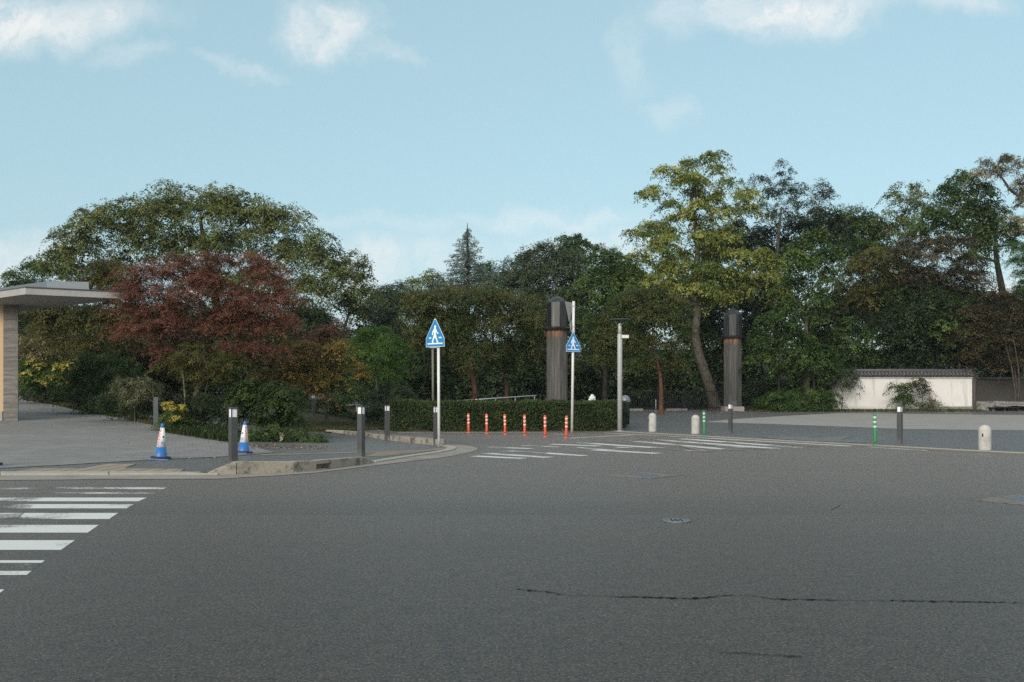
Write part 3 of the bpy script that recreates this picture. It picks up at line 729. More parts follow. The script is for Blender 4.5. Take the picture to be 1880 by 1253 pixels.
# ------------------------------------------------------------------ rubber delineator posts
def make_post(h, body, bandm, nm):
    o = empty(nm, (0, 0, 0))
    MB().lathe([(.066, .0), (.066, .012), (.048, .03), (.042, .05)], 20).build('base', body, o)
    MB().lathe([(.042, .045), (.038, .12), (.038, h - .012), (.032, h)], 18).build('shaft', body, o)
    for k in range(3):
        z = h - .065 - k * .115; MB().lathe([(.0395, z - .052), (.0395, z)], 18).build('reflective_band', bandm, o)
    return o
p0 = make_post(.66, M['orange'], M['reflect'], 'delineator_post')
OR = [(860.5, 795.5, -1, 'leftmost orange post with white bands, nearly upright before the hedge'), (893.8, 797, -1, 'second orange banded post from the left before the hedge'),
      (927.5, 799, -1.8, 'third orange banded post from the left before the hedge'), (963.5, 800.6, -1.5, 'fourth orange banded post from the left before the hedge'),
      (1001, 803, -4.5, 'fifth orange post from the left, leaning left beside the last one'), (1039.5, 805, -3.5, 'last orange post nearest the right sign pole, leaning left')]
for i, (px, py, lean, lab) in enumerate(OR):
    o = p0 if i == 0 else copy_tree(p0); put(o, at(px, py), 0, lab, 'delineator post', 'orange delineator posts'); o.rotation_euler = (0, R(lean), R(20 * i))
g0 = make_post(.79, M['green'], M['green_band'], 'delineator_post')
for i, (px, py, lean, lab) in enumerate(((1293, 801.5, -.8, 'green rubber post with pale bands beside a round topped stone bollard'), (1607, 818.6, -1, 'green rubber post with pale bands left of the right light bollard'))):
    o = g0 if i == 0 else copy_tree(g0); put(o, at(px, py), 0, lab, 'delineator post', 'green delineator posts'); o.rotation_euler = (0, R(lean), 0)

# ------------------------------------------------------------------ stone bollards
def make_stone(r, h):
    mb = MB(); pr = [(r * .98, -.05), (r, .02), (r, h - r * .95)]
    for k in range(1, 7):
        a = k / 6 * math.pi / 2; pr.append((r * math.cos(a) if k < 6 else .004, h - r * .95 + r * .95 * math.sin(a)))
    mb.lathe(pr, 28); return mb.build('stone_bollard', M['stone'])
for (px, py, wpx, hpx, lab) in ((1198, 793, 14.2, 34.5, 'pale round topped stone bollard nearest the grey lamp post'), (1277, 797, 15, 35, 'pale round topped stone bollard directly left of a green post'), (1808, 827, 22, 46.5, 'large pale stone bollard with stained top, alone near right edge')):
    p = at(px, py); k = p.y / FPX; o = make_stone(wpx * k / 2, hpx * k); put(o, p, px, lab, 'bollard', 'round topped stone bollards')
    MB().box((wpx * k * .49 * .7, -wpx * k * .49 * .72, hpx * k * .6), (.035, .012, .07), rz=R(45), bev=.004).build('hook_plate', M['rubber'], o)

# ------------------------------------------------------------------ pedestrian crossing signs
def flat(name, polys, z, m, parent, T, th=.0015):
    """polygons in sign plane (x right, y up), extruded by th towards the viewer"""
    mb = MB()
    for pl in polys:
        n = len(pl); vs = [T @ Vector((x, -z, y)) for x, y in pl] + [T @ Vector((x, -z - th, y)) for x, y in pl]
        mb.add(vs, [list(range(n)), list(range(n, 2 * n))] + [[i, (i + 1) % n, n + (i + 1) % n, n + i] for i in range(n)])
    return mb.build(name, m, parent)
def limb(a, b, w0, w1):
    a, b = _V(a), _V(b); t = (b - a).normalized(); nn = _V((-t.y, t.x)); return [tuple(a - nn * w0), tuple(b - nn * w1), tuple(b + nn * w1), tuple(a + nn * w0)]
def sign_plate(parent, T, wd=.60, ht=.67):
    k = wd / .6
    def pent(s):   # corners nearly sharp
        return [(-.30 * k + s, s), (.30 * k - s, s), (.30 * k - s, ht * .30 - s * .25), (.018, ht - s * 2.0), (-.018, ht - s * 2.0), (-.30 * k + s, ht * .30 - s * .25)]
    pl = flat('sign_plate', [pent(0)], -.004, M['sign_white'], parent, T, .005)
    flat('sign_face', [pent(.009)], .0012, M['sign_blue'], parent, T, .001)
    H = ht
    fig = [limb((0, H * .70), (-.012, H * .50), .040, .034), limb((-.012, H * .505), (-.055, H * .33), .033, .026), limb((-.055, H * .34), (-.105, H * .195), .026, .02), limb((-.105, H * .205), (-.062, H * .175), .018, .014),
           limb((0.0, H * .505), (.045, H * .33), .033, .026), limb((.045, H * .345), (.085, H * .19), .026, .02), limb((.082, H * .20), (.128, H * .185), .018, .014),
           limb((-.022, H * .70), (-.085, H * .58), .024, .02), limb((-.085, H * .60), (-.098, H * .47), .02, .016), limb((.022, H * .70), (.06, H * .58), .024, .02), limb((.055, H * .585), (.125, H * .52), .02, .015),
           limb((-.03, H * .715), (.03, H * .715), .022, .022)]
    hd = [(.004 + .037 * math.cos(a), H * .795 + .043 * math.sin(a)) for a in np.linspace(0, 2 * math.pi, 15)[:-1]]
    fig.append(hd); fig = [[(x * k * .86, H * .155 + (y - H * .175) * .90) for x, y in f] for f in fig]
    for i, f in enumerate(fig): pass
    mbs = [flat('pedestrian_symbol', [f], .0026 + .00012 * 0, M['sign_white'], None, T, .001 + .0001 * i) for i, f in enumerate(fig)]
    # join the pieces into one symbol
    V, F = [], []
    for o in mbs:
        n = len(V); V += [v.co[:] for v in o.data.vertices]; F += [[i + n for i in p_.vertices] for p_ in o.data.polygons]; bpy.data.objects.remove(o)
    me = bpy.data.meshes.new('pedestrian_symbol'); me.from_pydata(V, [], F); me.update(); link('pedestrian_symbol', me, M['sign_white'], parent)
    flat('crossing_mark', [[(-.245 * k, H * .095), (.245 * k, H * .095), (.245 * k, H * .14), (-.245 * k, H * .14)], [(-.20 * k, H * .30), (-.125 * k, H * .30), (-.12 * k, H * .345), (-.185 * k, H * .345)], [(.125 * k, H * .30), (.22 * k, H * .30), (.205 * k, H * .345), (.12 * k, H * .345)]], .0026, M['sign_white'], parent, T)
s1 = empty('crossing_sign', at(806, 821), 0, 'blue pedestrian crossing sign on white pole at the pavement corner, left of orange posts', 'road sign', 'blue pedestrian crossing signs')
hp = 2.74; MB().tube([(0, 0, -.1), (-.015, 0, hp)], .034, 14).build('pole', M['white_metal'], s1)
T1 = Matrix.Translation((-.065, -.03, 2.42)) @ Matrix.Rotation(R(-38), 4, 'Z') @ Matrix.Translation((0, -.04, 0))
sign_plate(s1, T1, .60, .68)
mb = MB(); mb.box((0, 0, 0), (.10, .05, .03), rz=R(-38)); 
for v_ in range(len(mb.v)): mb.v[v_] = (mb.v[v_][0] - .02, mb.v[v_][1], mb.v[v_][2] + 2.62)
mb.build('clamp', M['grey_metal'], s1)
s2p = at(1050, 794.5); s2 = empty('crossing_sign', s2p, 0, 'blue pedestrian crossing sign on leaning white pole before the hedge, below grey sign backs', 'road sign', 'blue pedestrian crossing signs')
ks = s2p.y / FPX; zt = lambda py: (794.5 - py) * ks
MB().tube([(0, 0, -.1), (3.2 * ks, 0, zt(553.5))], .045, 14).build('pole', M['white_metal'], s2)
T2 = Matrix.Translation((1.2 * ks, -.04, zt(646.5))) @ Matrix.Rotation(R(22), 4, 'Z') @ Matrix.Translation((0, -.045, 0))
sign_plate(s2, T2, .53, .67)
TT = Matrix.Translation((1.8 * ks, -.02, zt(591))) @ Matrix.Rotation(R(58), 4, 'Z') @ Matrix.Translation((0, .09, 0))
o = flat('triangle_sign_back', [[(-.02, 0), (.02, 0), (.31, zt(555) - zt(591)), (-.31, zt(555) - zt(591))]], -.05, M['back_metal'], s2, TT, .006)
TT = Matrix.Translation((-1.2 * ks, .0, zt(600))) @ Matrix.Rotation(R(74), 4, 'Z')
o = flat('round_sign_back', [[(.20 * math.cos(a), .22 * math.sin(a)) for a in np.linspace(0, 2 * math.pi, 33)[:-1]]], 0, M['back_metal'], s2, TT, .008)
for py in (562, 600, 609, 630): MB().box((2.4 * ks * (794 - py) / 240, 0, zt(py)), (.13, .10, .035)).build('clamp', M['grey_metal'], s2)
# olive pole behind
pb = empty('olive_pole', (*( (795.3 - CX) / FPX * 38.5, 38.5), gz(-3.1, 38.5)), 0, 'thin olive brown pole with flat top plate rising behind the hedge', 'pole')
MB().tube([(0, 0, -.1), (-.02, 0, 3.05)], .042, 12).build('shaft', M['olive'], pb)
MB().box((.02, 0, 3.10), (.30, .18, .035), bev=.004).build('top_plate', M['grey_metal'], pb); MB().box((0, 0, 3.06), (.07, .07, .05)).build('bracket', M['olive'], pb)

# ------------------------------------------------------------------ garden lamp post
lp = at(1138, 792.5); k = lp.y / FPX; L0 = empty('lamp_post', lp, 0, 'pale grey lamp post with flat disc head at the right end of the hedge', 'street lamp')
z = lambda py: (792.5 - py) * k
MB().lathe([(.085, -.1), (.085, z(615)), (.08, z(614))], 22).build('pole', M['grey_metal'], L0)
MB().lathe([(.062, z(614)), (.062, z(599)), (.05, z(598))], 20).build('neck', M['grey_metal'], L0)
MB().lathe([(.03, z(589.5)), (.36, z(588.5)), (.385, z(587.5)), (.36, z(586.6)), (.03, z(585.8))], 40).build('disc_shade', M['lamp_dark'], L0)
mb = MB()
for a in (0.15, 1.72, 3.29, 4.86): mb.tube([(.045 * math.cos(a), .045 * math.sin(a), z(599)), (.2 * math.cos(a), .2 * math.sin(a), z(588.5))], .009, 6)
mb.build('strut', M['steel'], L0)
MB().lathe([(.05, z(598)), (.055, z(595)), (.03, z(594))], 16).build('lamp_lens', M['pane'], L0)
mb = MB(); mb.box((.19, -.02, z(618.5)), (.24, .10, .11), bev=.008); mb.build('speaker_box', M['white_metal'], L0)
MB().lathe([(.14, -.01), (.14, .02), (.1, .03)], 20).build('base_plate', M['grey_metal'], L0)

# ------------------------------------------------------------------ cones
def font_mesh(ch, size):
    cu = bpy.data.curves.new('glyph', 'FONT'); cu.body = ch; cu.size = size; cu.align_x = 'CENTER'; cu.resolution_u = 3
    ob = bpy.data.objects.new('glyph', cu); COL.objects.link(ob)
    dg = bpy.context.evaluated_depsgraph_get(); dg.update(); me = bpy.data.meshes.new_from_object(ob.evaluated_get(dg))
    V = [tuple(v.co) for v in me.vertices]; F = [list(p_.vertices) for p_ in me.polygons]
    bpy.data.objects.remove(ob); bpy.data.meshes.remove(me); bpy.data.curves.remove(cu); return V, F
def cone_r(z): return .115 - (.115 - .03) * (z - .06) / (.66 - .06)
def wrap(V, a0, zc, off): # flat (s,t) -> cone surface
    out = []
    for v in V:
        zz = zc + v[1]; r = cone_r(zz) + off; a = a0 + v[0] / r; out.append((r * math.sin(a), -r * math.cos(a), zz))
    return out
def make_cone():
    o = empty('traffic_cone', (0, 0, 0))
    mb = MB(); mb.lathe([(.118, .03), (.115, .06), (cone_r(.25), .25)], 32); mb.build('body', M['cone_blue'], o)
    MB().box((0, 0, .022), (.38, .38, .026), bev=.008).build('base', M['cone_blue'], o)
    mb = MB(); mb.lathe([(.122, .037), (.185, .037), (.19, .05), (.185, .066), (.13, .07)], 32); mb.build('weight', M['rubber'], o)
    MB().lathe([(cone_r(.25) + .003, .25), (cone_r(.62) + .003, .62)], 32).build('sleeve', M['cone_white'], o)
    MB().lathe([(cone_r(.62) + .001, .62), (cone_r(.655), .655), (.028, .685), (.018, .70), (.004, .703)], 24).build('tip', M['cone_blue'], o)
    mb = MB()
    for i, ch in enumerate('駐車禁止'):
        V, F = font_mesh(ch, .072)
        if not V: continue
        cx = (min(v[0] for v in V) + max(v[0] for v in V)) / 2; cy = (min(v[1] for v in V) + max(v[1] for v in V)) / 2
        mb.add(wrap([(v[0] - cx, v[1] - cy) for v in V], -.45, .50 - i * .062, .0055), F)
    mb.build('warning_text', M['cone_red'], o)
    disc = lambda rx, ry: [(rx * math.cos(a), ry * math.sin(a)) for a in np.linspace(0, 2 * math.pi, 25)[:-1]]
    mb = MB(); mb.add(wrap(disc(.026, .034), -.45, .575, .0055), [list(range(24))]); mb.build('prohibition_mark', M['cone_maroon'], o)
    for a0 in (.75, -1.65):
        MB().add(wrap(disc(.022, .022), a0, .445, .0055), [list(range(24))]).build('blue_dot', M['cone_blue'], o)
        MB().add(wrap([(max(-.03, min(.03, x * 2)), y) for x, y in disc(.03, .022)], a0 - .1, .33, .0055), [list(range(24))]).build('blue_dot', M['cone_blue'], o)
    return o
c0 = make_cone(); GC = 'blue and white cones'
put(c0, at(295, 845), R(2), 'blue and white cone standing alone on the paving edge, red writing on its left side', 'traffic cone', GC); c0.rotation_euler = (0, R(3), R(2))
c1 = copy_tree(c0); put(c1, at(447, 835), 0, 'blue and white cone partly behind large light bollard, red writing on its right edge', 'traffic cone', GC); c1.rotation_euler = (0, R(5), R(72))
c2 = copy_tree(c0); p2 = at(-17, 857.5); put(c2, p2, R(-30), 'blue cone almost wholly outside the left picture edge', 'traffic cone', GC)

# ------------------------------------------------------------------ clipped hedge
def hedge():
    FLc, FRc, BRc, BLc = _V((-4.23, 34.5)), _V((3.72, 34.75)), _V((4.46, 38.2)), _V((-4.6, 37.5))
    h = 1.03; o = empty('hedge', ((FLc.x + FRc.x) / 2, 35.5, gz(0, 35.5)), 0, 'long clipped box hedge with square edges behind the orange posts', 'hedge')
    loc = Vector(o.location); rng = np.random.default_rng(5)
    ins = .10; cen = (FLc + FRc + BRc + BLc) / 4; sh = lambda v: v + _V((.10 if v.x < 0 else -.10, .10 if v.y < 36 else -.1))
    pl = [sh(v) for v in (FLc, FRc, BRc, BLc)]
    mb = MB(); mb.prism([(v.x - loc.x, v.y - loc.y) for v in pl], -.1, h - .1); mb.build('core', M['hedge_core'], o)
    P, N = [], []
    def face(a, b, z0, z1, nrm, dens):
        L = (b - a).length; n = int(L * (z1 - z0) * dens); t = rng.random(n); zz = z0 + (z1 - z0) * rng.random(n)
        q = np.stack([a.x + (b.x - a.x) * t, a.y + (b.y - a.y) * t, zz], 1); P.append(q + nrm * (rng.normal(size=n) * .035 - .035)[:, None]); N.append(np.tile(nrm, (n, 1)) + rng.normal(size=(n, 3)) * .55 + np.array([0, 0, .35]))
    z0 = gz(0, 34.6)
    for a, b in ((FLc, FRc), (FRc, BRc), (BLc, FLc), (BRc, BLc)):
        t = (b - a).normalized(); face(a, b, z0 + .02, z0 + h, np.array([t.y, -t.x, 0.]), 1500 if a is FLc else 900)
    n = 26000; u, v = rng.random(n), rng.random(n); top = np.stack([(FLc.x * (1 - u) + FRc.x * u) * (1 - v) + (BLc.x * (1 - u) + BRc.x * u) * v, (FLc.y * (1 - u) + FRc.y * u) * (1 - v) + (BLc.y * (1 - u) + BRc.y * u) * v, np.full(n, z0 + h) + rng.normal(size=n) * .025 - .01 + .05 * (u < .08)], 1)
    P.append(top); N.append(rng.normal(size=(n, 3)) * .6 + np.array([0, 0, 1.]))
    P, N = np.concatenate(P), np.concatenate(N)
    bul = .035 * np.sin(P[:, 0] * 2.3 + 1.1 * np.sin(P[:, 2] * 4)) + .025 * np.sin(P[:, 0] * 6.1 + P[:, 2] * 3.7)
    P[:, 1] -= bul * (P[:, 1] < 35.6); P[:, 2] += .5 * bul * (P[:, 2] > z0 + h * .93)
    keep = rng.random(len(P)) > .45 * (np.sin(P[:, 0] * 3.7 + 2 * np.sin(P[:, 2] * 6.3)) > .72); P, N = P[keep], N[keep]
    Q = leaf_quads(P, N, .075, .045, .1, rng) - np.array(loc)
    zz = (P[:, 2] - z0) / h; lump = np.sin(P[:, 0] * 3.1 + P[:, 2] * 5) * .08
    np_mesh('foliage', Q, 4, np.clip(rng.random(len(P)) * .72 + .05 + lump + .22 * (zz > .96), 0, 1), LF['hedge'], o)  # top edge tinted lighter: light from above put into the leaf colour
M['hedge_core'] = plain('hedge core', (.012, .016, .008), .9, .1, 0, .3, 20)
hedge()

# ------------------------------------------------------------------ two wooden pillars
def pillar(px, D, w_sh, ys, label, plinth):
    """ys: pixel rows of base, collar, cap shoulder, apex"""
    X = (px - CX) / FPX * D; b = gz(X, D); k = D / FPX; o = empty('wooden_pillar', (X, D, b), 0, label, 'pillar', 'weathered wooden pillars')
    zz = lambda py: EYE + (HY - py) * k - b
    r = w_sh * k / 2 / math.cos(math.pi / 8); zc, zs, za = zz(ys[1]), zz(ys[2]), zz(ys[3]); rot = R(11)
    z0 = .16 if plinth else -.1
    if plinth:
        MB().box((0, 0, .10), (w_sh * k * 1.12, w_sh * k * 1.12, .36), bev=.02).build('plinth', M['lip'], o); z0 = .28
        MB().lathe([(r * 1.02, z0 + .002), (r * 1.02, z0 + .32)], 8, rot=rot, smooth=False).build('base_band', M['tile'], o)
    mb = MB(); n = 8
    # shaft staves with fine seams
    for i in range(n):
        a0, a1 = rot + 2 * math.pi * i / n, rot + 2 * math.pi * (i + 1) / n
        p, q = Vector((r * math.cos(a0), r * math.sin(a0), 0)), Vector((r * math.cos(a1), r * math.sin(a1), 0))
        for j in range(3):
            c0_, c1_ = p.lerp(q, j / 3 + .012), p.lerp(q, (j + 1) / 3 - .012); i0, i1 = c0_ * .93, c1_ * .93
            mb.add([(*c.to_2d(), z_) for z_ in (z0 + .01, zc) for c in (c0_, c1_, i1, i0)], [[0, 1, 5, 4], [1, 2, 6, 5], [3, 0, 4, 7], [2, 3, 7, 6], [4, 5, 6, 7]])
    mb.build('shaft', M['wood'], o)
    MB().lathe([(r * 1.05, zc - .02), (r * 1.34, zc + .03), (r * 1.37, zc + .10), (r * 1.02, zc + .17)], 16, rot=rot, smooth=False).build('collar', M['cap'], o)
    MB().lathe([(r * 1.05, zc + .14), (r * 1.0, zs - .02), (r * .95, zs + (za - zs) * .12), (r * .62, zs + (za - zs) * .58), (r * .22, za - .03), (r * .05, za)], 8, rot=rot, smooth=False).build('cap', M['cap'], o)
    mb = MB()
    for i in range(8):
        a = rot + 2 * math.pi * i / 8; d = Vector((math.cos(a), math.sin(a), 0)); mb.tube([d * r * 1.05 + Vector((0, 0, zc + .15)), d * r * 1.0 + Vector((0, 0, zs - .02)), d * r * .95 + Vector((0, 0, zs + (za - zs) * .12)), d * r * .62 + Vector((0, 0, zs + (za - zs) * .58)), d * r * .225 + Vector((0, 0, za - .03))], .012, 6)
    mb.build('cap_ribs', M['cap'], o)
pillar(1023, 50, 36.5, (760, 607, 556, 544), 'weathered octagonal wooden pillar with dark cap rising behind the hedge', False)
pillar(1345, 60, 31.5, (755, 622, 579, 567), 'weathered octagonal wooden pillar with dark cap on pale plinth in the car park', True)

# ------------------------------------------------------------------ building at the left edge
bd = empty('canopy_building', (-15.5, 33, gz(-15.5, 33)), 0, 'grey concrete entrance canopy with slab roof on board marked column', 'building')
off = Vector(bd.location)
def slab(name, pts, z0, z1, m): return MB().prism([(p[0] - off.x, p[1] - off.y) for p in pts], z0 - off.z, z1 - off.z).build(name, m, bd)
def hz(px, py, z_): D = (z_ - EYE) * FPX / (HY - py); return ((px - CX) / FPX * D, D)
zt_, zb_ = 4.62, 4.39
c1_, c2_, c3_ = hz(47, 527, zt_), hz(232, 536, zt_), hz(-4, 534.5, zt_)
dv = (c3_[0] - c1_[0], c3_[1] - c1_[1]); c3_ = (c1_[0] + dv[0] * 6, c1_[1] + dv[1] * 6)
dr = (c2_[0] - c1_[0], c2_[1] - c1_[1]); c4_ = (c3_[0] + dr[0], c3_[1] + dr[1])
slab('roof_slab', [c1_, c2_, c4_, c3_], zb_, zt_ - .03, M['concrete'])
def grow(pl, d):
    c = sum((_V(p) for p in pl), _V((0, 0))) / len(pl); return [tuple(_V(p) + (_V(p) - c).normalized() * d) for p in pl]
slab('roof_flashing', grow([c1_, c2_, c4_, c3_], .025), zt_ - .027, zt_ + .012, M['lamp_dark'])
slab('soffit', grow([c1_, c2_, c4_, c3_], -.35), zb_ - .012, zb_ + .01, M['soffit'])
u1, u2 = hz(86, 516.5, 5.0), hz(163, 518, 5.0); uu = (u1[0] + dv[0] * 5, u1[1] + dv[1] * 5)
slab('upper_roof', [u1, u2, (u2[0] + dv[0] * 5, u2[1] + dv[1] * 5), uu], zt_ + .015, 5.0, M['iron'])
cA, cB = (6 - CX) / FPX * 33.6, (34.5 - CX) / FPX * 33.6
slab('column', [(cA, 33.6), (cB - .03, 33.6), (cB - .10, 33.78), (cA, 33.78)], gz(cB, 33.6) - .2, zb_ - .015, M['board'])
slab('wall_panel', [(cA - 6, 34.4), (cA - .06, 33.72), (cA - .06, 34.0), (cA - 6, 34.7)], gz(cA, 33.6) - .3, zb_ - .015, M['timber_warm'])
slab('wall_base', [(cA - 6, 34.34), (cA - .065, 33.66), (cA - .065, 33.71), (cA - 6, 34.39)], gz(cA, 33.6) - .3, gz(cA, 33.6) + .35, M['lip'])

# ------------------------------------------------------------------ plaster wall with tiled coping
def plaster_wall():
    Dw = 61.0; x0, x1 = (1532 - CX) / FPX * Dw, (1785 - CX) / FPX * Dw; b = gz(24, Dw); k = Dw / FPX
    o = empty('garden_wall', ((x0 + x1) / 2, Dw, b), 0, 'white plastered garden wall with grey tiled coping at the back of the car park', 'wall'); hw = (x1 - x0) / 2
    zz = lambda py: EYE + (HY - py) * k - b
    MB().box((0, .2, (zz(692) - .1) / 2), (2 * hw, .36, zz(692) + .1)).build('wall_body', M['plaster'], o)
    MB().box((0, .2, zz(693.5)), (2 * hw + .06, .50, .10), bev=.01).build('cornice', M['plaster'], o)
    MB().box((hw * .62, .17, .11), (hw * .76, .44, .30)).build('plinth', M['granite'], o)
    mb = MB(); zr, ze = zz(681.5), zz(690.5)
    n = int(2 * hw / .22)
    for i in range(n):
        xx = -hw + .11 + i * .22
        for sy in (-1, 1):
            mb.tube([(xx, .2 + sy * .06, zr - .02), (xx, .2 + sy * .46, ze + .04)], .07, 8)
    mb.build('roof_tiles', M['tile'], o)
    mb = MB(); mb.prism([(0, 0), (0, 0)], 0, 0) if False else None
    vs = []
    for xx in (-hw - .05, hw + .05): vs += [(xx, -.26, ze - .02), (xx, .66, ze - .02), (xx, .2, zr - .03)]
    mb.add(vs, [[0, 1, 2], [3, 4, 5], [0, 1, 4, 3], [1, 2, 5, 4], [2, 0, 3, 5]]); mb.build('roof_bed', M['tile'], o)
    mb = MB(); mb.tube([(-hw - .08, .2, zr + .05), (hw + .08, .2, zr + .05)], .085, 10); mb.box((0, .2, zr - .02), (2 * hw + .1, .2, .1)); mb.build('ridge', M['tile'], o)
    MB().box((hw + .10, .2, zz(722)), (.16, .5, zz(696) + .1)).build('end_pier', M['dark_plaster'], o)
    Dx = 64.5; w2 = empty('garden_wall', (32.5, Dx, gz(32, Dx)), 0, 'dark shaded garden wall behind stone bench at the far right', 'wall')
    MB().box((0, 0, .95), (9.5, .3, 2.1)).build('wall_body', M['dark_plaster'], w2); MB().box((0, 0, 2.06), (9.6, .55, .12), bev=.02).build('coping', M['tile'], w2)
plaster_wall()

# ------------------------------------------------------------------ stone bench block, bench, fence, rail, small things at the back
sb = empty('stone_seat_wall', ((1850 - CX) / FPX * 60.2, 60.2, gz(30, 60)), 0, 'rough grey stone slab wall with dark niche at the right edge', 'stone wall')
def rough(mb, c, d, seed, amp=.03):
    bm = bmesh.new(); bmesh.ops.create_cube(bm, size=1); bmesh.ops.scale(bm, vec=d, verts=bm.verts); bmesh.ops.subdivide_edges(bm, edges=bm.edges[:], cuts=5, use_grid_fill=True)
    r = np.random.default_rng(seed)
    for v in bm.verts: v.co += Vector(r.normal(size=3) * amp)
    bm.verts.index_update(); mb.add([v.co + Vector(c) for v in bm.verts], [[v.index for v in f.verts] for f in bm.faces]); bm.free(); return mb
rough(MB(), (-1.35, 0, .26), (.8, .7, .62), 1).build('end_block', M['granite'], sb)
rough(MB(), (.85, 0, .44), (3.6, .7, .26), 2, .022).build('top_slab', M['granite'], sb)
MB().box((.85, .28, .14), (3.5, .1, .4)).build('niche_back', M['rubber'], sb); rough(MB(), (2.3, 0, .16), (.5, .68, .4), 4).build('end_block', M['granite'], sb)  # black niche back: shade of the slot put into its colour
bn = empty('low_bench', ((1843 - CX) / FPX * 59.7, 59.72, gz(30, 59.7)), 0, 'low dark plank bench on small legs in the niche of stone wall', 'bench')
MB().box((0, 0, .22), (1.85, .34, .05), bev=.008).build('seat', M['bark_dark'], bn)
for s_ in (-.8, 0, .8): MB().box((s_, 0, .09), (.07, .26, .205)).build('leg', M['bark_dark'], bn)
fo = empty('bar_fence', ((1240 - CX) / FPX * 63.5, 63.4, gz(10, 63.4)), 0, 'black metal bar fence under the trees behind the car park', 'fence')
mb = MB(); w_ = 3.6
for i in range(61): mb.box((-w_ + i * .12, 0, .62), (.025, .025, 1.3))
mb.build('bars', M['black_metal'], fo)
for zz_ in (.15, 1.2): MB().box((0, .03, zz_), (2 * w_, .04, .05)).build('rail', M['black_metal'], fo)
for s_ in (-1, -.33, .33, 1): MB().box((s_ * w_, .05, .62), (.07, .05, 1.45)).build('post', M['black_metal'], fo)
hr = empty('handrail', ((893 - CX) / FPX * 41, 41, gz(-1, 41)), 0, 'slim steel handrail sloping up to the right behind the hedge', 'handrail')
a_, b_ = P3(800, 739, 41) - np.array(hr.location), P3(985, 726.5, 41) - np.array(hr.location)
MB().tube([a_, b_], .022, 8).build('rail', M['steel'], hr)
for i in range(6):
    q_ = a_ + (b_ - a_) * (i / 5 * .96 + .02); MB().tube([(q_[0], q_[1], -.1), (q_[0], q_[1], q_[2])], .016, 6).build('post', M['steel'], hr)
hr2 = empty('handrail', ((630 - CX) / FPX * 44, 44, gz(-7, 44)), 0, 'short steel handrail in the shade left of the hedge', 'handrail')
a_, b_ = P3(585, 747, 44) - np.array(hr2.location), P3(690, 742, 44) - np.array(hr2.location)
MB().tube([a_, b_], .02, 8).build('rail', M['steel'], hr2)
for i in range(4):
    q_ = a_ + (b_ - a_) * (i / 3 * .96 + .02); MB().tube([(q_[0], q_[1], -.1), (q_[0], q_[1], q_[2])], .016, 6).build('post', M['steel'], hr2)
for (xa, xb, py, lab) in ((1148, 1181, 747.5, 'pale concrete wheel stop just right of the lamp post'), (1223, 1262, 747.5, 'pale concrete wheel stop beneath black bar fence')):
    D_ = 60.5; o = MB().box((0, 0, .06), ((xb - xa) / FPX * D_, .14, .13), bev=.02).build('wheel_stop', M['lip']); xx = ((xa + xb) / 2 - CX) / FPX * D_
    put(o, (xx, D_, gz(xx, D_) + .01), R(3), lab, 'wheel stop', 'concrete wheel stops')
xx = (1204 - CX) / FPX * 60.8; o = MB().lathe([(.03, -.05), (.03, .68), (.01, .7)], 10).build('marker_post', M['grey_metal']); put(o, (xx, 60.8, gz(xx, 60.8)), 0, 'thin grey marker post beside a reddish tree trunk', 'post')
# white lump and dark dome peeking over the hedge
D_ = 40; xx = (1086.5 - CX) / FPX * D_; o = empty('garden_sculpture', (xx, D_, gz(xx, D_)), 0, 'lumpy white stone figure peeking over the hedge top', 'sculpture')
MB().lathe([(.13, -.05), (.12, .7), (.09, .9)], 14).build('stem', M['granite'], o)
mb = MB(); 
for (dx, dz, rr) in ((0, 1.08, .12), (-.05, 1.0, .10), (.07, 1.10, .09), (.10, 1.0, .07), (.02, 1.18, .08)):
    mb.lathe([(rr * math.sin(a), -rr * math.cos(a)) for a in np.linspace(.05, math.pi - .05, 9)], 12, (dx, 0, dz))
mb.build('head', M['white_lump'], o)
D_ = 40.5; xx = (1148 - CX) / FPX * D_; o = empty('domed_bin', (xx, D_, gz(xx, D_)), 0, 'dark domed bin top showing just right of the lamp post', 'bin')
MB().lathe([(.17, -.05), (.19, .85), (.19, .9)], 20).build('bin_body', M['rubber'], o)
MB().lathe([(.21, .9), (.225, .96), (.22, 1.02), (.18, 1.12), (.11, 1.19), (.01, 1.215)], 24).build('dome_lid', M['iron'], o)

# ------------------------------------------------------------------ trees and plants
T_ = tree
# left cluster -----------------------------------------------------------------------------------------
T_('broadleaf_tree', 'huge domed olive green tree with airy crown behind the red maple', 62, [(405, 760), (400, 640), (395, 540), (375, 460), (368, 400)],
   [(370, 373, 85, 42), (300, 373, 70, 38), (440, 380, 75, 42), (235, 393, 70, 40), (515, 403, 60, 38), (180, 408, 55, 38), (145, 448, 55, 42), (110, 478, 40, 32), (250, 448, 70, 40), (340, 438, 70, 40), (430, 443, 70, 40),
    (520, 458, 65, 40), (580, 458, 50, 42), (610, 506, 50, 42), (560, 526, 60, 40), (470, 516, 60, 36), (380, 506, 60, 34), (640, 546, 35, 40), (570, 586, 70, 36), (200, 496, 60, 36), (520, 616, 60, 30)],
   'zelkova', L=7.5, W=4.5, dens=.27, s=17, r0=.5, twig=.75, hollow=.22, per=170, flat=.3)
T_('broadleaf_tree', 'sparse twiggy olive tree at the right edge of the big domed tree', 64, [(600, 760), (615, 650), (640, 580), (655, 510)],
   [(655, 480, 34, 28), (672, 510, 22, 30), (640, 520, 30, 28), (672, 545, 22, 20), (650, 570, 30, 22)], 'zelkova', L=7, W=4, dens=.13, s=13, r0=.2, twig=.9)
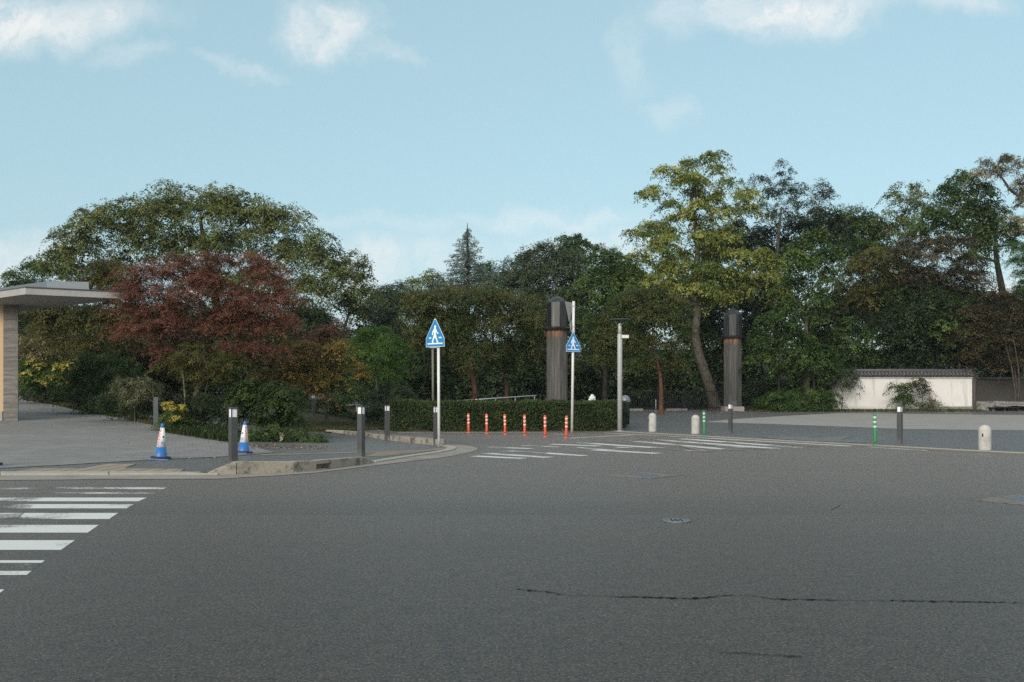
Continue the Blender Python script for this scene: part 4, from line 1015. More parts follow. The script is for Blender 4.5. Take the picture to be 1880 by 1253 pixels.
T_('broadleaf_tree', 'small leafy green tree above the left end of canopy roof', 68, [(50, 740), (50, 600), (52, 520)], [(30, 512, 26, 16), (55, 488, 22, 16), (82, 500, 25, 20), (110, 505, 30, 24), (60, 530, 50, 25)], 'mid', L=6.5, W=4, dens=.4, s=11, r0=.2)
T_('maple_tree', 'olive brown maple rising behind the roof edge left of the red maple', 42, [(185, 760), (182, 650), (185, 560)],
   [(185, 495, 42, 30), (160, 530, 40, 30), (210, 530, 45, 35), (110, 575, 50, 25), (170, 590, 70, 34), (230, 600, 50, 40), (90, 600, 45, 25), (150, 640, 60, 25), (60, 570, 40, 25)], 'olive', L=6, W=3.2, dens=.5, s=13, r0=.16, flat=.3)
T_('maple_tree', 'dark red Japanese maple with layered spreading crown beside the canopy', 32, [(352, 790), (358, 730), (375, 680), (372, 610), (365, 540)],
   [(300, 575, 70, 26), (420, 572, 70, 26), (360, 510, 60, 24), (480, 560, 50, 26), (240, 545, 40, 26), (265, 500, 60, 26), (235, 530, 35, 28), (330, 490, 55, 26), (395, 480, 55, 22), (455, 480, 50, 22), (500, 505, 45, 28), (520, 545, 35, 28), (300, 545, 70, 30), (380, 535, 70, 32), (450, 550, 60, 34), (260, 610, 60, 22), (245, 575, 42, 22),
    (320, 600, 60, 26), (400, 600, 60, 28), (480, 595, 55, 24), (520, 590, 32, 18), (440, 640, 60, 18), (300, 640, 45, 18), (500, 640, 40, 14)],
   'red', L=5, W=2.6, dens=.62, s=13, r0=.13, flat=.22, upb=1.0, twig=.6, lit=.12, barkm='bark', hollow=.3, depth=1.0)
T_('maple_tree', 'green leaved young maple in shade beneath the red maple crown', 31, [(372, 792), (376, 730), (385, 690)], [(360, 655, 60, 26), (420, 670, 50, 26), (320, 670, 40, 22), (385, 690, 50, 26)], 'olive', L=5, W=2.6, dens=.45, s=12, r0=.06, flat=.25, barkm='bark')
T_('slim_tree', 'slim pale spotted trunk standing left of the red maple trunk', 31, [(337, 785), (339, 740), (336, 690), (330, 650)], [(330, 660, 22, 16), (345, 640, 20, 14)], 'olive', L=5, W=2.6, dens=.3, s=8, r0=.055, barkm='bark_pale')
T_('maple_tree', 'yellow orange maple with low layered branches right of red maple', 34, [(530, 790), (548, 740), (572, 700), (590, 660)],
   [(560, 640, 50, 22), (615, 640, 48, 20), (520, 660, 45, 20), (580, 668, 50, 18), (640, 672, 40, 14), (540, 695, 50, 20), (600, 695, 45, 14), (490, 690, 40, 18), (665, 682, 20, 8), (470, 720, 40, 16), (570, 720, 45, 12)], 'orange', L=5.5, W=3.2, dens=.42, s=12, r0=.11, flat=.22, upb=1.0, hollow=.3)
T_('maple_tree', 'small rusty red maple top above the yellow orange maple', 36, [(600, 780), (602, 700), (605, 640)], [(600, 612, 30, 20), (570, 625, 30, 16), (620, 598, 16, 14), (585, 645, 40, 14)], 'red', L=5, W=2.6, dens=.5, s=10, r0=.07, flat=.25, upb=1.0, lit=.2)
T_('feathery_tree', 'soft bright green feathery tree between yellow maple and left sign', 44, [(690, 770), (692, 700), (690, 650)], [(690, 615, 42, 22), (660, 635, 35, 24), (715, 640, 38, 26), (685, 655, 50, 28), (720, 680, 35, 28), (660, 675, 30, 22)], 'bright', L=5, W=2, dens=.7, s=10, r0=.1, droop=.6, flat=.3)
for i, (d, bl, lab) in enumerate([(50, [(560, 590, 60, 45), (600, 640, 50, 50), (540, 660, 60, 50)], 'dark evergreen filling behind rusty red maple top'), (52, [(100, 640, 70, 60), (190, 660, 70, 60), (40, 620, 50, 70)], 'dark evergreen in the shade right of the building column'),
        (50, [(640, 700, 60, 45), (720, 700, 60, 45), (780, 690, 50, 60)], 'dark evergreen low behind left end of the hedge'), (48, [(300, 690, 80, 60), (420, 690, 80, 60), (230, 650, 50, 60), (320, 615, 90, 44), (440, 610, 90, 44)], 'dark evergreen directly behind the red maple trunk')]):
    T_('evergreen_tree', lab, d, [(bl[0][0], 760), (bl[0][0] + 4, 700), (bl[0][0], bl[0][1])], bl, 'dark', group='dark evergreens in the shade', L=8, W=4.5, dens=.42, s=16, r0=.15, barkm='bark_dark', twig=.15, hollow=.2)
T_('broadleaf_tree', 'pale olive treetop right beside the sparse twiggy tree on skyline', 78, [(705, 740), (705, 640), (705, 560)], [(705, 545, 42, 26), (690, 575, 40, 30), (725, 570, 40, 34), (735, 535, 20, 16)], 'grey', L=6.5, W=4, dens=.42, s=12, r0=.2)
T_('broadleaf_tree', 'pale treetop on skyline left of the blue green conifer', 82, [(785, 740), (785, 640), (785, 560)], [(790, 508, 28, 14), (770, 525, 35, 18), (810, 535, 40, 24), (765, 560, 45, 30)], 'zelkova', L=6.5, W=4, dens=.36, s=11, r0=.2)
T_('broadleaf_tree', 'rounded green treetop right of the blue green conifer', 84, [(905, 740), (905, 620), (905, 540)], [(905, 500, 34, 20), (885, 525, 30, 22), (925, 525, 30, 26), (905, 555, 45, 28)], 'mid', L=6.5, W=4, dens=.42, s=11, r0=.2)
def conifer():
    D = 76; k = D / FPX; rng = np.random.default_rng(4); px0, y0, y1 = 858, 410, 545; foot = np.array([(px0 - CX) / FPX * D, D, gz(-3, D)])
    o = empty('conifer', foot, 0, 'blue green conifer with drooping tiers and pointed top on the skyline', 'tree')
    segs = [(np.array([foot, P3(px0, y1, D), P3(px0 + 1, 470, D), P3(px0, y0, D)]), np.array([.3, .22, .11, .02]))]; PP, NN = [], []
    for i in range(104):
        t = (i + .5) / 104; yy = y0 + 8 + (y1 - y0) * t ** .85; Lb = (4 + 92 * t ** .85) * k * rng.uniform(.45, 1.15); a = i * 2.399 + rng.uniform(-.3, .3)
        p0 = P3(px0, yy, D); d = np.array([math.cos(a), math.sin(a), 0]); s_ = np.linspace(0, 1, 7)[:, None]
        br = p0 + d * Lb * s_ + np.array([0, 0, 1]) * Lb * (.16 * s_ - .30 * s_ ** 2 + .12 * s_ ** 4); segs.append((br, np.linspace(.035, .008, 7) * (.5 + t)))
        n = int(14 + 100 * t * rng.uniform(.7, 1.2)); u = rng.random(n) ** .6; q = p0 + d * Lb * u[:, None] + np.array([0, 0, 1]) * (Lb * (.16 * u - .30 * u ** 2 + .12 * u ** 4))[:, None]
        side = np.array([-d[1], d[0], 0]); q = q + side * (rng.normal(size=n) * .10 * Lb * (1 - .5 * u))[:, None] - np.array([0, 0, 1]) * (rng.random(n) * .16)[:, None]
        PP.append(q); NN.append(rng.normal(size=(n, 3)) * .5 + np.array([0, 0, .8]))
    P = np.concatenate(PP); Q = leaf_quads(P, np.concatenate(NN), .26, .07, .9, rng); np_mesh('crown', Q - foot, 4, rng.random(len(P)), LF['cedar'], o); tube_obj('trunk', segs, M['bark_dark'], o, 5, foot)
conifer()
# middle -----------------------------------------------------------------------------------------------
T_('evergreen_tree', 'dense dark round crowned tree behind the nearer wooden pillar', 68, [(1000, 745), (1000, 640), (1000, 540)], [(1000, 470, 60, 30), (960, 492, 38, 30), (1045, 490, 42, 34), (1000, 515, 70, 34), (950, 525, 35, 30), (1060, 530, 40, 36), (1010, 560, 70, 36)], 'grey', L=6.5, W=3.8, dens=.5, s=13, r0=.3, barkm='bark_dark', cvar=.4)
T_('broadleaf_tree', 'fresh green treetop just above the dense dark round tree', 82, [(1052, 745), (1052, 600), (1050, 480)], [(1050, 440, 24, 12), (1030, 446, 18, 12), (1066, 452, 18, 16), (1050, 465, 30, 20)], 'mid', L=6.5, W=4.4, dens=.42, s=10, r0=.2)
T_('broadleaf_tree', 'dark olive tree between dense round tree and yellowing tree', 66, [(1110, 745), (1112, 640), (1110, 540)], [(1105, 480, 38, 30), (1135, 490, 30, 34), (1095, 520, 45, 36), (1140, 535, 40, 40), (1105, 570, 55, 40), (1160, 510, 25, 30), (1085, 600, 50, 36), (1120, 620, 50, 36)], 'mid', L=7, W=4, dens=.42, s=13, r0=.25, cvar=.4, barkm='bark_dark')
T_('crape_myrtle', 'crape myrtle with thick reddish trunk behind hedge beside left sign', 51, [(869, 758), (872, 715), (866, 680), (860, 640), (850, 590)],
   [(850, 545, 55, 24), (800, 560, 48, 28), (770, 590, 38, 30), (895, 550, 42, 26), (830, 590, 65, 34), (890, 600, 55, 36), (790, 630, 45, 30), (850, 640, 60, 26), (770, 640, 30, 26), (900, 645, 40, 24), (830, 672, 40, 14), (760, 550, 30, 22)],
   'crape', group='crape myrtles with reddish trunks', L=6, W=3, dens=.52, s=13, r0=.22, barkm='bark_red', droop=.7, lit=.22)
T_('crape_myrtle', 'crape myrtle with forked thinner reddish trunk left of the nearer pillar', 53, [(930, 758), (930, 715), (926, 680), (925, 630)],
   [(930, 555, 42, 26), (968, 565, 36, 28), (940, 600, 48, 32), (980, 610, 30, 34), (930, 645, 48, 26), (975, 650, 34, 24), (910, 665, 36, 16)], 'crape', group='crape myrtles with reddish trunks', L=6, W=3, dens=.52, s=13, r0=.15, barkm='bark_red', droop=.7, lit=.22)
T_('crape_myrtle', 'crape myrtle with slim reddish trunk between lamp post and farther pillar', 53, [(1214, 762), (1214, 715), (1212, 680), (1200, 640), (1190, 600)],
   [(1190, 540, 48, 20), (1150, 560, 38, 26), (1230, 560, 36, 28), (1115, 590, 36, 28), (1190, 585, 50, 30), (1240, 600, 30, 34), (1140, 625, 50, 28), (1200, 635, 48, 26), (1110, 640, 34, 28), (1245, 640, 24, 26), (1165, 668, 44, 14), (1235, 670, 26, 14), (1090, 665, 24, 16)],
   'crape', group='crape myrtles with reddish trunks', L=6, W=3, dens=.5, s=13, r0=.17, barkm='bark_red', droop=.7, lit=.22)
# right ------------------------------------------------------------------------------------------------
T_('broadleaf_tree', 'tall yellowing tree with open crown and crooked trunk behind farther pillar', 66, [(1316, 745), (1300, 700), (1284, 655), (1276, 615), (1282, 570), (1272, 530), (1282, 470), (1278, 420), (1268, 370), (1282, 320)],
   [(1300, 288, 32, 11), (1268, 300, 28, 12), (1222, 312, 30, 11), (1255, 330, 42, 14), (1320, 312, 22, 12), (1180, 357, 24, 8), (1205, 345, 22, 8), (1335, 340, 22, 16), (1275, 350, 32, 12), (1362, 360, 34, 16), (1305, 368, 38, 14), (1370, 385, 28, 12),
    (1245, 395, 42, 14), (1195, 412, 38, 14), (1165, 428, 28, 10), (1225, 430, 42, 14), (1290, 410, 32, 14), (1210, 455, 44, 16), (1170, 475, 26, 18), (1230, 480, 36, 16), (1310, 462, 42, 16), (1370, 470, 44, 16), (1420, 490, 32, 20),
    (1270, 492, 38, 16), (1340, 500, 52, 16), (1290, 520, 42, 14), (1370, 520, 40, 14), (1428, 522, 20, 12), (1300, 545, 30, 10), (1440, 540, 14, 8), (1208, 500, 44, 20), (1160, 500, 34, 24), (1390, 505, 36, 18), (1250, 525, 44, 18), (1330, 545, 40, 14), (1215, 530, 36, 16), (1276, 440, 34, 15, -1.6), (1278, 385, 28, 13, -1.6), (1266, 335, 34, 14, -1.4), (1284, 495, 36, 15, -1.6), (1276, 535, 40, 16, -1.6), (1235, 372, 28, 10), (1330, 430, 36, 16), (1330, 385, 30, 14), (1250, 465, 36, 14)],
   'yellow', L=7.5, W=4, dens=.36, s=12, r0=.46, barkm='bark', droop=.9, twig=.8, hollow=.2, flat=.35)
T_('feathery_tree', 'airy grey green tree with thin branches right of the yellowing tree', 72, [(1425, 745), (1425, 600), (1428, 450), (1435, 380)],
   [(1437, 312, 18, 18), (1432, 340, 32, 20), (1408, 350, 24, 24), (1465, 350, 28, 24), (1395, 328, 12, 16), (1505, 345, 18, 26), (1495, 375, 34, 22), (1450, 380, 44, 20), (1410, 385, 36, 20), (1520, 360, 14, 16)], 'grey', L=5.5, W=2.8, dens=.26, s=10, r0=.3, twig=.9, barkm='bark', hollow=.25)
T_('evergreen_tree', 'dark evergreen backing the yellowing tree and airy tree', 75, [(1370, 745), (1370, 600), (1370, 480)], [(1345, 430, 50, 30), (1310, 445, 40, 30), (1400, 430, 30, 24), (1470, 425, 50, 32), (1510, 405, 32, 26), (1520, 440, 40, 36), (1360, 470, 80, 36), (1440, 470, 60, 40), (1400, 540, 80, 50), (1320, 540, 60, 50)], 'dark', L=7.5, W=4.4, dens=.38, s=14, r0=.35, barkm='bark_dark')
T_('broadleaf_tree', 'broad leafy green tree right of the yellow branches', 61, [(1480, 750), (1482, 640), (1480, 540)], [(1492, 434, 26, 16), (1465, 458, 30, 16), (1515, 470, 26, 18), (1478, 486, 38, 16), (1518, 505, 26, 16), (1462, 520, 34, 16), (1500, 545, 30, 14), (1450, 560, 34, 12), (1488, 575, 30, 10)], 'mid', L=8.5, W=5, dens=.34, s=14, r0=.3, droop=.5)
T_('broadleaf_tree', 'soft mid green round treetops at the skyline right of airy tree', 84, [(1590, 745), (1590, 600), (1590, 480)], [(1570, 395, 34, 22), (1600, 405, 30, 20), (1550, 420, 30, 30), (1590, 435, 50, 32), (1625, 430, 32, 26), (1560, 465, 45, 35), (1620, 470, 50, 30)], 'mid', L=6.5, W=4, dens=.45, s=11, r0=.3, cvar=.35)
T_('broadleaf_tree', 'sparse domed treetop with sky showing through, centre of right skyline', 82, [(1665, 745), (1665, 600), (1665, 440)], [(1668, 342, 28, 12), (1645, 362, 26, 14), (1690, 362, 22, 14), (1665, 375, 36, 16), (1640, 395, 26, 20), (1690, 395, 30, 20), (1660, 420, 45, 24)], 'zelkova', L=6.5, W=3.8, dens=.24, s=11, r0=.28, twig=.9, hollow=.3)
T_('camphor_tree', 'big dark tree with bent trunk and bare forks near right edge', 68, [(1856, 745), (1850, 600), (1842, 540), (1832, 490), (1826, 455), (1830, 420)],
   [(1775, 328, 34, 16), (1750, 350, 34, 20), (1795, 355, 36, 22), (1735, 378, 28, 18), (1775, 385, 40, 20), (1815, 385, 28, 20), (1705, 392, 34, 16), (1735, 408, 40, 16), (1790, 415, 40, 16), (1690, 418, 26, 14), (1835, 395, 26, 18), (1855, 420, 22, 22), (1825, 425, 34, 18), (1800, 445, 36, 18), (1855, 450, 20, 14), (1790, 470, 30, 12)],
   'mid', L=7, W=4.2, dens=.40, s=12, r0=.42, barkm='bark_dark', twig=.7, hollow=.3, cvar=.45)
T_('deciduous_tree', 'sparse tan leaved treetop with long crooked branch at upper right corner', 66, [(1960, 745), (1950, 560), (1925, 440), (1895, 375), (1855, 350), (1838, 325)],
   [(1812, 300, 26, 10), (1845, 292, 28, 10), (1800, 316, 18, 8), (1875, 305, 22, 12), (1885, 325, 22, 12), (1840, 318, 24, 10), (1880, 350, 20, 12), (1920, 340, 30, 20), (1930, 310, 30, 16), (1860, 292, 30, 10), (1830, 305, 26, 10), (1868, 338, 22, 10), (1870, 372, 22, 14), (1868, 400, 26, 16), (1885, 425, 22, 16)], 'tan', L=6, W=3, dens=.24, s=9, r0=.30, twig=.95, barkm='bark', hollow=.2)
T_('maple_tree', 'olive gold topped maple above the round green shrub tree', 66, [(1598, 750), (1600, 660), (1605, 580)], [(1612, 468, 46, 18), (1570, 485, 38, 22), (1650, 490, 36, 20), (1600, 500, 60, 24), (1560, 525, 44, 24), (1640, 525, 44, 22), (1590, 555, 60, 24)], 'olive', L=6, W=3, dens=.48, s=12, r0=.16, flat=.25, lit=.25, barkm='bark_dark', stems=2)
T_('maple_tree', 'dark brown domed maple below the bent trunk tree', 64, [(1722, 750), (1722, 640), (1722, 540)], [(1705, 435, 44, 18), (1665, 452, 32, 20), (1750, 450, 44, 22), (1710, 468, 60, 24), (1780, 485, 38, 24), (1740, 505, 60, 24), (1800, 515, 34, 24), (1690, 500, 44, 22)], 'brown', L=6, W=3, dens=.5, s=12, r0=.2, flat=.25, barkm='bark_dark')
T_('evergreen_tree', 'wide dark green evergreen mass directly behind the white wall', 65, [(1700, 750), (1700, 680), (1700, 600)], [(1700, 530, 70, 26), (1640, 550, 55, 30), (1760, 545, 50, 28), (1700, 570, 80, 34), (1630, 600, 55, 36), (1770, 600, 50, 36), (1690, 625, 80, 34), (1640, 660, 60, 26), (1750, 660, 60, 28)], 'dark', L=7.5, W=4.4, dens=.48, s=14, r0=.25, barkm='bark_dark', hollow=.3)
T_('evergreen_tree', 'green glossy evergreen patch between dark mass and reddish maple', 62.5, [(1762, 750), (1760, 680), (1758, 620)], [(1762, 565, 26, 20), (1735, 590, 26, 20), (1770, 600, 24, 18), (1725, 615, 22, 16), (1750, 630, 26, 20)], 'shade', L=7.5, W=4.4, dens=.3, s=11, r0=.12, barkm='bark_dark')
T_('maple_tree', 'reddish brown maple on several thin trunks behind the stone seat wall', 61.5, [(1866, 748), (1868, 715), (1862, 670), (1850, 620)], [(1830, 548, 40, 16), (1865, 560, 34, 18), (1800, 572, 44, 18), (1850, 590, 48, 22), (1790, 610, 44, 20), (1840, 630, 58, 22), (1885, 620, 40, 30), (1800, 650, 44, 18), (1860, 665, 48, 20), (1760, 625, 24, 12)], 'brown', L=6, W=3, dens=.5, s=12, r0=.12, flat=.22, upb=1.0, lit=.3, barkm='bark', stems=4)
T_('pine_tree', 'bright green pine cut by the right picture edge', 58, [(1935, 750), (1930, 600), (1915, 500)], [(1868, 448, 20, 8), (1880, 462, 28, 10), (1872, 480, 22, 9), (1895, 475, 28, 12), (1885, 500, 26, 10), (1910, 450, 30, 14), (1895, 520, 28, 12)], 'bright', L=6.5, W=1.4, dens=1.1, s=8, r0=.2, barkm='bark_dark', flat=.3)
T_('evergreen_tree', 'dark evergreen beneath the pine at right edge', 66, [(1890, 750), (1890, 640), (1890, 560)], [(1880, 535, 30, 18), (1850, 560, 40, 20), (1900, 570, 40, 30), (1860, 600, 50, 40), (1900, 650, 40, 50), (1840, 660, 50, 40)], 'dark', L=7.5, W=4.2, dens=.42, s=13, r0=.2, barkm='bark_dark', hollow=.2)
T_('camellia_tree', 'dense camellia with yellow green leaf tips right of the farther pillar', 60, [(1430, 752), (1430, 700), (1430, 640)], [(1415, 590, 32, 16), (1448, 604, 26, 18), (1398, 625, 28, 18), (1438, 640, 34, 20), (1395, 662, 28, 18), (1440, 676, 34, 14)], 'shade', L=7, W=4, dens=.52, s=11, r0=.12, barkm='bark_dark', hollow=.4, cvar=.5, lit=.1)
T_('camellia_tree', 'dense dark green shrub tree left of the white wall', 59.5, [(1495, 752), (1495, 700), (1490, 650)], [(1478, 628, 26, 18), (1505, 648, 26, 18), (1476, 668, 28, 18), (1512, 680, 26, 14)], 'shade', L=7, W=4.2, dens=.52, s=11, r0=.12, barkm='bark_dark', hollow=.4, cvar=.3)
T_('camellia_tree', 'round bright green shrub tree behind left end of white wall', 62.6, [(1565, 752), (1565, 700), (1565, 650)], [(1562, 592, 22, 14), (1545, 615, 22, 16), (1582, 618, 22, 16), (1560, 642, 30, 16), (1590, 660, 24, 16), (1550, 672, 24, 14)], 'shade', L=7, W=4.4, dens=.46, s=11, r0=.12, barkm='bark_dark', hollow=.4, lit=.1)
for i, (d, bl, lab) in enumerate([(72, [(1290, 600, 50, 60), (1310, 680, 50, 60), (1250, 690, 50, 55)], 'dark evergreen behind the crooked trunk of yellowing tree'), (70, [(1150, 620, 60, 60), (1160, 700, 70, 50), (1090, 690, 60, 60)], 'dark evergreen behind the lamp post'),
        (66, [(1000, 620, 60, 60), (1010, 700, 70, 50), (940, 690, 60, 60)], 'dark evergreen low behind the nearer pillar'), (68, [(850, 690, 70, 60), (780, 680, 60, 60), (820, 610, 60, 60)], 'dark evergreen behind the thick reddish trunk'),
        (66, [(1465, 705, 60, 26), (1500, 715, 50, 22), (1420, 712, 50, 22)], 'low dark evergreen in the shade just behind the clipped green mound'), (73, [(1380, 620, 60, 50), (1420, 560, 60, 40), (1380, 700, 60, 50)], 'dark evergreen behind the camellia beside farther pillar'), (74, [(1520, 580, 60, 50), (1560, 700, 80, 50), (1500, 640, 60, 60)], 'dark evergreen behind dark green shrub tree'),
        (70, [(700, 620, 60, 60), (660, 700, 70, 50), (750, 650, 60, 60)], 'dark evergreen behind the bright feathery tree'), (78, [(420, 640, 110, 60), (560, 660, 100, 70), (300, 650, 110, 70)], 'dark evergreen low behind the huge domed tree'), (80, [(120, 620, 110, 70), (20, 650, 110, 70)], 'dark evergreen low behind canopy building'), (82, [(1180, 560, 80, 50), (1260, 540, 60, 44), (1120, 600, 70, 50)], 'dark evergreen behind the crape myrtle crown right of lamp post'),
        (83, [(1590, 560, 90, 50), (1680, 600, 90, 60), (1760, 600, 80, 60), (1660, 530, 70, 40)], 'dark evergreen backing the wide mass behind the white wall'), (70, [(330, 595, 110, 46), (450, 600, 100, 46), (220, 600, 80, 50)], 'dark evergreen backing the red maple crown'), (80, [(1850, 620, 90, 60), (1800, 560, 50, 40)], 'dark evergreen backing the reddish brown maple')]):
    T_('evergreen_tree', lab, d, [(bl[0][0], 750), (bl[0][0] + 4, 690), (bl[0][0], bl[0][1])], bl, 'dark', group='dark evergreens behind', L=10, W=6.5, dens=.30, s=18, r0=.2, barkm='bark_dark', twig=.1, hollow=.1)

# shrubs -----------------------------------------------------------------------------------------------
shrub('flowering_shrub', 'large shrub covered with yellow flower heads next to building column', 46.5, (85, 742), [(70, 684, 40, 28), (110, 692, 40, 28), (45, 688, 30, 28), (90, 712, 55, 14)], 'mid', cat='shrub',
      flowers=('gold', [(60, 668, 22, 8), (85, 675, 26, 9), (115, 675, 20, 8), (45, 685, 16, 6), (100, 690, 22, 6), (128, 668, 12, 5), (70, 700, 20, 4)], .5, 4.2, 6), group=None)
shrub('tan_shrub', 'tall shrub with dry tan yellow leaves right of the building column', 48, (95, 735), [(70, 625, 36, 20), (110, 620, 38, 18), (85, 645, 50, 16), (135, 640, 22, 16), (60, 650, 26, 18)], 'tan', droop=.9, dens=.42, L=6.5)
shrub('leafy_shrub', 'lush green shrub with upright shoots behind pale variegated shrub', 38.5, (190, 755), [(165, 665, 36, 22), (205, 670, 34, 22), (150, 695, 40, 22), (190, 705, 44, 22), (235, 675, 30, 20), (180, 720, 50, 18), (130, 718, 40, 14)], 'shade', dens=.5)
shrub('variegated_shrub', 'low rounded shrub with pale cream tipped leaves left of the yellow bush', 33, (248, 772), [(248, 702, 42, 16), (220, 712, 28, 18), (275, 716, 24, 18), (248, 728, 46, 20)], 'pale', L=5, W=2, lit=.3, dens=.55, droop=.1)
shrub('dark_shrub', 'dark shrub mass beneath the pale variegated shrub', 33.6, (240, 780), [(240, 742, 50, 20), (195, 740, 34, 16), (280, 750, 34, 20), (225, 754, 30, 10)], 'dark', dens=.5)
shrub('yellow_leaved_shrub', 'small bush with bright yellow top leaves behind the left cone', 28.4, (322, 796), [(322, 765, 22, 16), (300, 770, 16, 14), (335, 778, 20, 12)], 'mid', L=6, W=3.4, flowers=('gold', [(312, 742, 14, 6), (328, 748, 12, 5), (322, 766, 8, 3)], .32, 5, 5))
shrub('dark_shrub', 'dark evergreen shrub in shade under the red maple', 29, (380, 795), [(370, 740, 38, 26), (400, 760, 36, 22), (345, 765, 26, 20)], 'dark', dens=.5)
shrub('glossy_shrub', 'large dark green glossy shrub behind the right hand cone', 27, (490, 806), [(485, 705, 40, 18), (455, 725, 36, 24), (520, 728, 38, 24), (485, 745, 48, 24), (540, 755, 28, 22), (450, 765, 34, 20), (510, 775, 44, 18)], 'hedge', L=7, W=4.2, dens=.48, cvar=.25, hollow=.5)
shrub('flowering_shrub', 'low sprawling bush with small pale flowers at the foot of glossy shrub', 25.8, (520, 822), [(460, 802, 36, 15), (500, 806, 40, 16), (540, 802, 40, 17), (575, 805, 28, 15), (595, 814, 16, 6), (490, 790, 40, 12)], 'mid', L=5.5, W=2.6, dens=.6,
      flowers=('pale', [(470, 790, 24, 5), (530, 795, 30, 6)], .14, 4, 5))
shrub('spiky_shrub', 'grey green shrub with upright feathery sprays left of the hedge end', 39, (715, 765), [(715, 712, 26, 12), (695, 725, 22, 14), (738, 722, 22, 14), (715, 738, 42, 16)], 'grey', L=7, W=1.8, droop=-.5, dens=.6, lit=.2)
shrub('green_shrub', 'small multi stemmed green shrub left of the grey green spiky shrub', 41, (655, 772), [(660, 718, 26, 12), (645, 728, 22, 12), (675, 730, 20, 12)], 'mid', dens=.45, r0=.03)
shrub('overgrown_shrub', 'yellow green shoots growing over the left end of the clipped hedge', 37.6, (745, 790), [(735, 744, 20, 6), (760, 743, 22, 5), (785, 744, 18, 4), (728, 752, 12, 8)], 'bright', dens=.6, L=4.5)
for (px, py, d, bl, lab) in ((610, 782, 42, [(600, 745, 34, 18), (630, 755, 30, 16), (575, 750, 26, 18)], 'dark shrub between far bollard and grass bank'), (680, 778, 41, [(685, 756, 28, 14), (665, 762, 24, 12), (705, 765, 18, 12)], 'dark shrub behind the middle bollard on grass bank'),
                             (110, 760, 47, [(70, 716, 44, 14), (130, 726, 44, 13)], 'dark shrub at the top edge of paved ramp'), (170, 770, 38.2, [(165, 738, 44, 15), (205, 746, 34, 15)], 'dark shrub along the paved ramp below the lush shrub')):
    shrub('dark_shrub', lab, d, (px, py), bl, 'dark', dens=.5)
shrub('low_hedge_mound', 'wide low green mound of clipped shrub left of the white wall', 58.5, (1470, 755), [(1435, 728, 38, 12), (1480, 722, 40, 11), (1520, 726, 28, 13), (1470, 738, 60, 12), (1405, 738, 28, 10), (1530, 742, 16, 10), (1450, 745, 60, 7), (1510, 747, 30, 6)], 'shade', lit=.25, L=4.5, W=2.6, dens=.8, cvar=.3)
shrub('wall_shrub', 'dark green shrub with arching shoots before the middle of white wall', 59.4, (1660, 752), [(1660, 720, 15, 11), (1652, 734, 15, 11), (1668, 734, 14, 12), (1642, 709, 8, 3), (1676, 706, 8, 4), (1662, 708, 8, 4)], 'mid', L=5, W=2.6, dens=.7, cvar=.3)
shrub('sapling', 'thin sapling with few dark reddish leaves between the two wall shrubs', 59.8, (1693, 752), [(1693, 708, 14, 10), (1700, 720, 12, 8), (1690, 698, 12, 6)], 'brown', L=4.5, W=2.6, dens=.22, twig=.9, r0=.03)
shrub('wall_shrub', 'light green low spreading shrub before right part of the white wall', 58.9, (1708, 755), [(1707, 736, 15, 7), (1720, 743, 14, 6), (1694, 744, 13, 6)], 'pale', L=5, W=2.4, dens=.75, lit=.2)
T_('slim_tree', 'small loose leaved dark tree overlapping the left end of white wall', 60.2, [(1545, 755), (1546, 735), (1548, 705)], [(1552, 682, 24, 10), (1535, 695, 22, 10), (1562, 696, 18, 9), (1545, 708, 18, 8)], 'grey', L=5, W=2.8, dens=.5, s=8, r0=.04, barkm='bark')
# grasses, litter: nobody could count them
def blades(name, poly, n, h, wv, lf, seed, droop=.5):
    r = np.random.default_rng(seed); P = np.array([[p[0], p[1]] for p in poly]); lo, hi = P.min(0), P.max(0); pts = []
    from mathutils.geometry import intersect_point_tri_2d
    poly2 = [tuple(p) for p in P]
    def inside(x, y):
        c = False; j = len(poly2) - 1
        for i in range(len(poly2)):
            xi, yi = poly2[i]; xj, yj = poly2[j]
            if (yi > y) != (yj > y) and x < (xj - xi) * (y - yi) / (yj - yi) + xi: c = not c
            j = i
        return c
    while len(pts) < n:
        x, y = lo + (hi - lo) * r.random(2)
        if inside(x, y): pts.append((x, y))
    p = np.array(pts); b = np.concatenate([p, (g(p[:, 0], p[:, 1]))[:, None]], 1); a = r.random(n) * 6.283; hh = h * r.uniform(.5, 1.2, n)
    d = np.stack([np.cos(a), np.sin(a), np.zeros(n)], 1); s_ = np.stack([-np.sin(a), np.cos(a), np.zeros(n)], 1) * wv
    up = np.array([0, 0, 1.]); m_ = b + up * (hh * .7)[:, None] + d * (hh * droop * .35)[:, None]; t_ = b + up * (hh * (1 - .35 * droop))[:, None] + d * (hh * droop)[:, None]
    Q = np.concatenate([np.stack([b - s_, b + s_, m_ + s_ * .8, m_ - s_ * .8], 1), np.stack([m_ - s_ * .8, m_ + s_ * .8, t_ + s_ * .1, t_ - s_ * .1], 1)])
    tt = r.random(n); o = np_mesh(name, Q, 4, np.concatenate([tt, tt]), LF[lf]); return o
tag(blades('border_grass', A((300, 796), (426, 815), (426, 795), (310, 783)), 2600, .30, .012, 'hedge', 3, .8), 'strappy green border grass along the paving edge', 'grass', None, 'stuff')
tag(blades('bank_grass', A((530, 793), (640, 791.5), (715, 789), (714, 777), (560, 777)), 16000, .10, .012, 'grass', 4), 'short yellowish grass on the bank left of the hedge', 'grass', None, 'stuff')
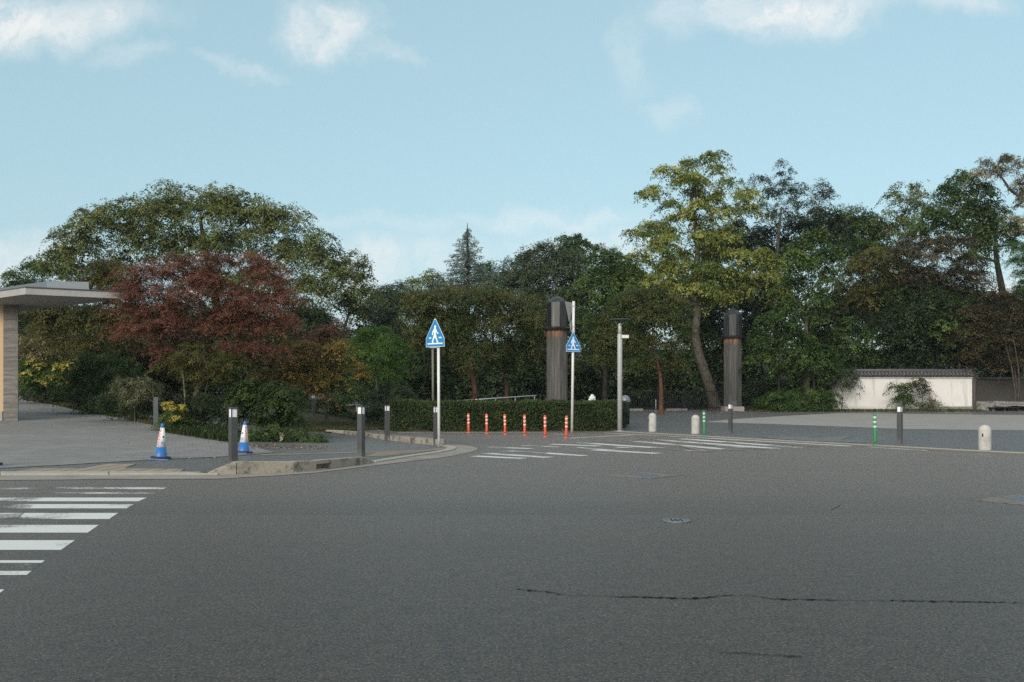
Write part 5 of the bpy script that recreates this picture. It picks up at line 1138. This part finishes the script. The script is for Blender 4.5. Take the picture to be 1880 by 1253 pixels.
tag(blades('dry_grass', [_V((14.5, 58.2)), _V((28.2, 58.2)), _V((28.2, 60.7)), _V((14.5, 60.2))], 6000, .16, .018, 'grass', 5), 'dry golden grass fringe below mound and white wall', 'grass', None, 'stuff')
tag(blades('verge_grass', A((40, 735.5), (90, 742), (150, 755), (230, 770), (310, 788), (300, 776), (200, 755), (90, 735)), 5000, .14, .012, 'grass', 6), 'shaded grass verge beside paved ramp', 'grass', None, 'stuff')
def litter(name, polys, label, seed, size):
    r = np.random.default_rng(seed); P, N = [], []
    for (a, b, c, d, n) in polys:
        u, v = r.random((n, 1)), r.random((n, 1)) ** 1.5; a, b, c, d = [np.array(at(*q).to_2d()) for q in (a, b, c, d)]
        q = (a * (1 - u) + b * u) * (1 - v) + (d * (1 - u) + c * u) * v; P.append(np.concatenate([q, (g(q[:, 0], q[:, 1]) + .034)[:, None]], 1)); N.append(r.normal(size=(n, 3)) * .22 + np.array([0, 0, 1.]))
    P, N = np.concatenate(P), np.concatenate(N); Q = leaf_quads(P, N, size, size * .6, 0, r); o = np_mesh(name, Q, 4, r.random(len(P)) ** .8, LF['litter']); return tag(o, label, 'leaf litter', None, 'stuff')
litter('fallen_leaves', [((40, 737), (425, 806), (425, 818), (60, 760), 500), ((420, 815), (600, 822), (600, 828), (430, 826), 420), ((250, 785), (420, 806), (420, 860), (150, 850), 90), ((600, 794), (715, 792), (715, 797), (600, 799), 120)], 'scattered dry leaves along the planted edge of the paving', 3, .06)
litter('fallen_leaves', [((1160, 753.5), (1530, 753.5), (1530, 758), (1160, 760), 420), ((1700, 755), (1880, 755), (1880, 759), (1700, 759), 90)], 'pale fallen leaves along the far edge of car park', 4, .13)

# thin autumn air: lifts the far tree shadows a little
hz_ = MB().box((0, 120, 21), (484, 364, 46)).build('haze', None); tag(hz_, None, None, None, 'stuff')
hm = bpy.data.materials.new('thin haze'); hm.use_nodes = True; t_ = NT(hm.node_tree)
t_.n('ShaderNodeOutputMaterial', {'Volume': t_.n('ShaderNodeVolumePrincipled', {'Color': (.80, .88, .95, 1), 'Density': .00025, 'Anisotropy': .2}).outputs[0]}); hz_.data.materials.append(hm)
SC.cycles.volume_bounces = 0
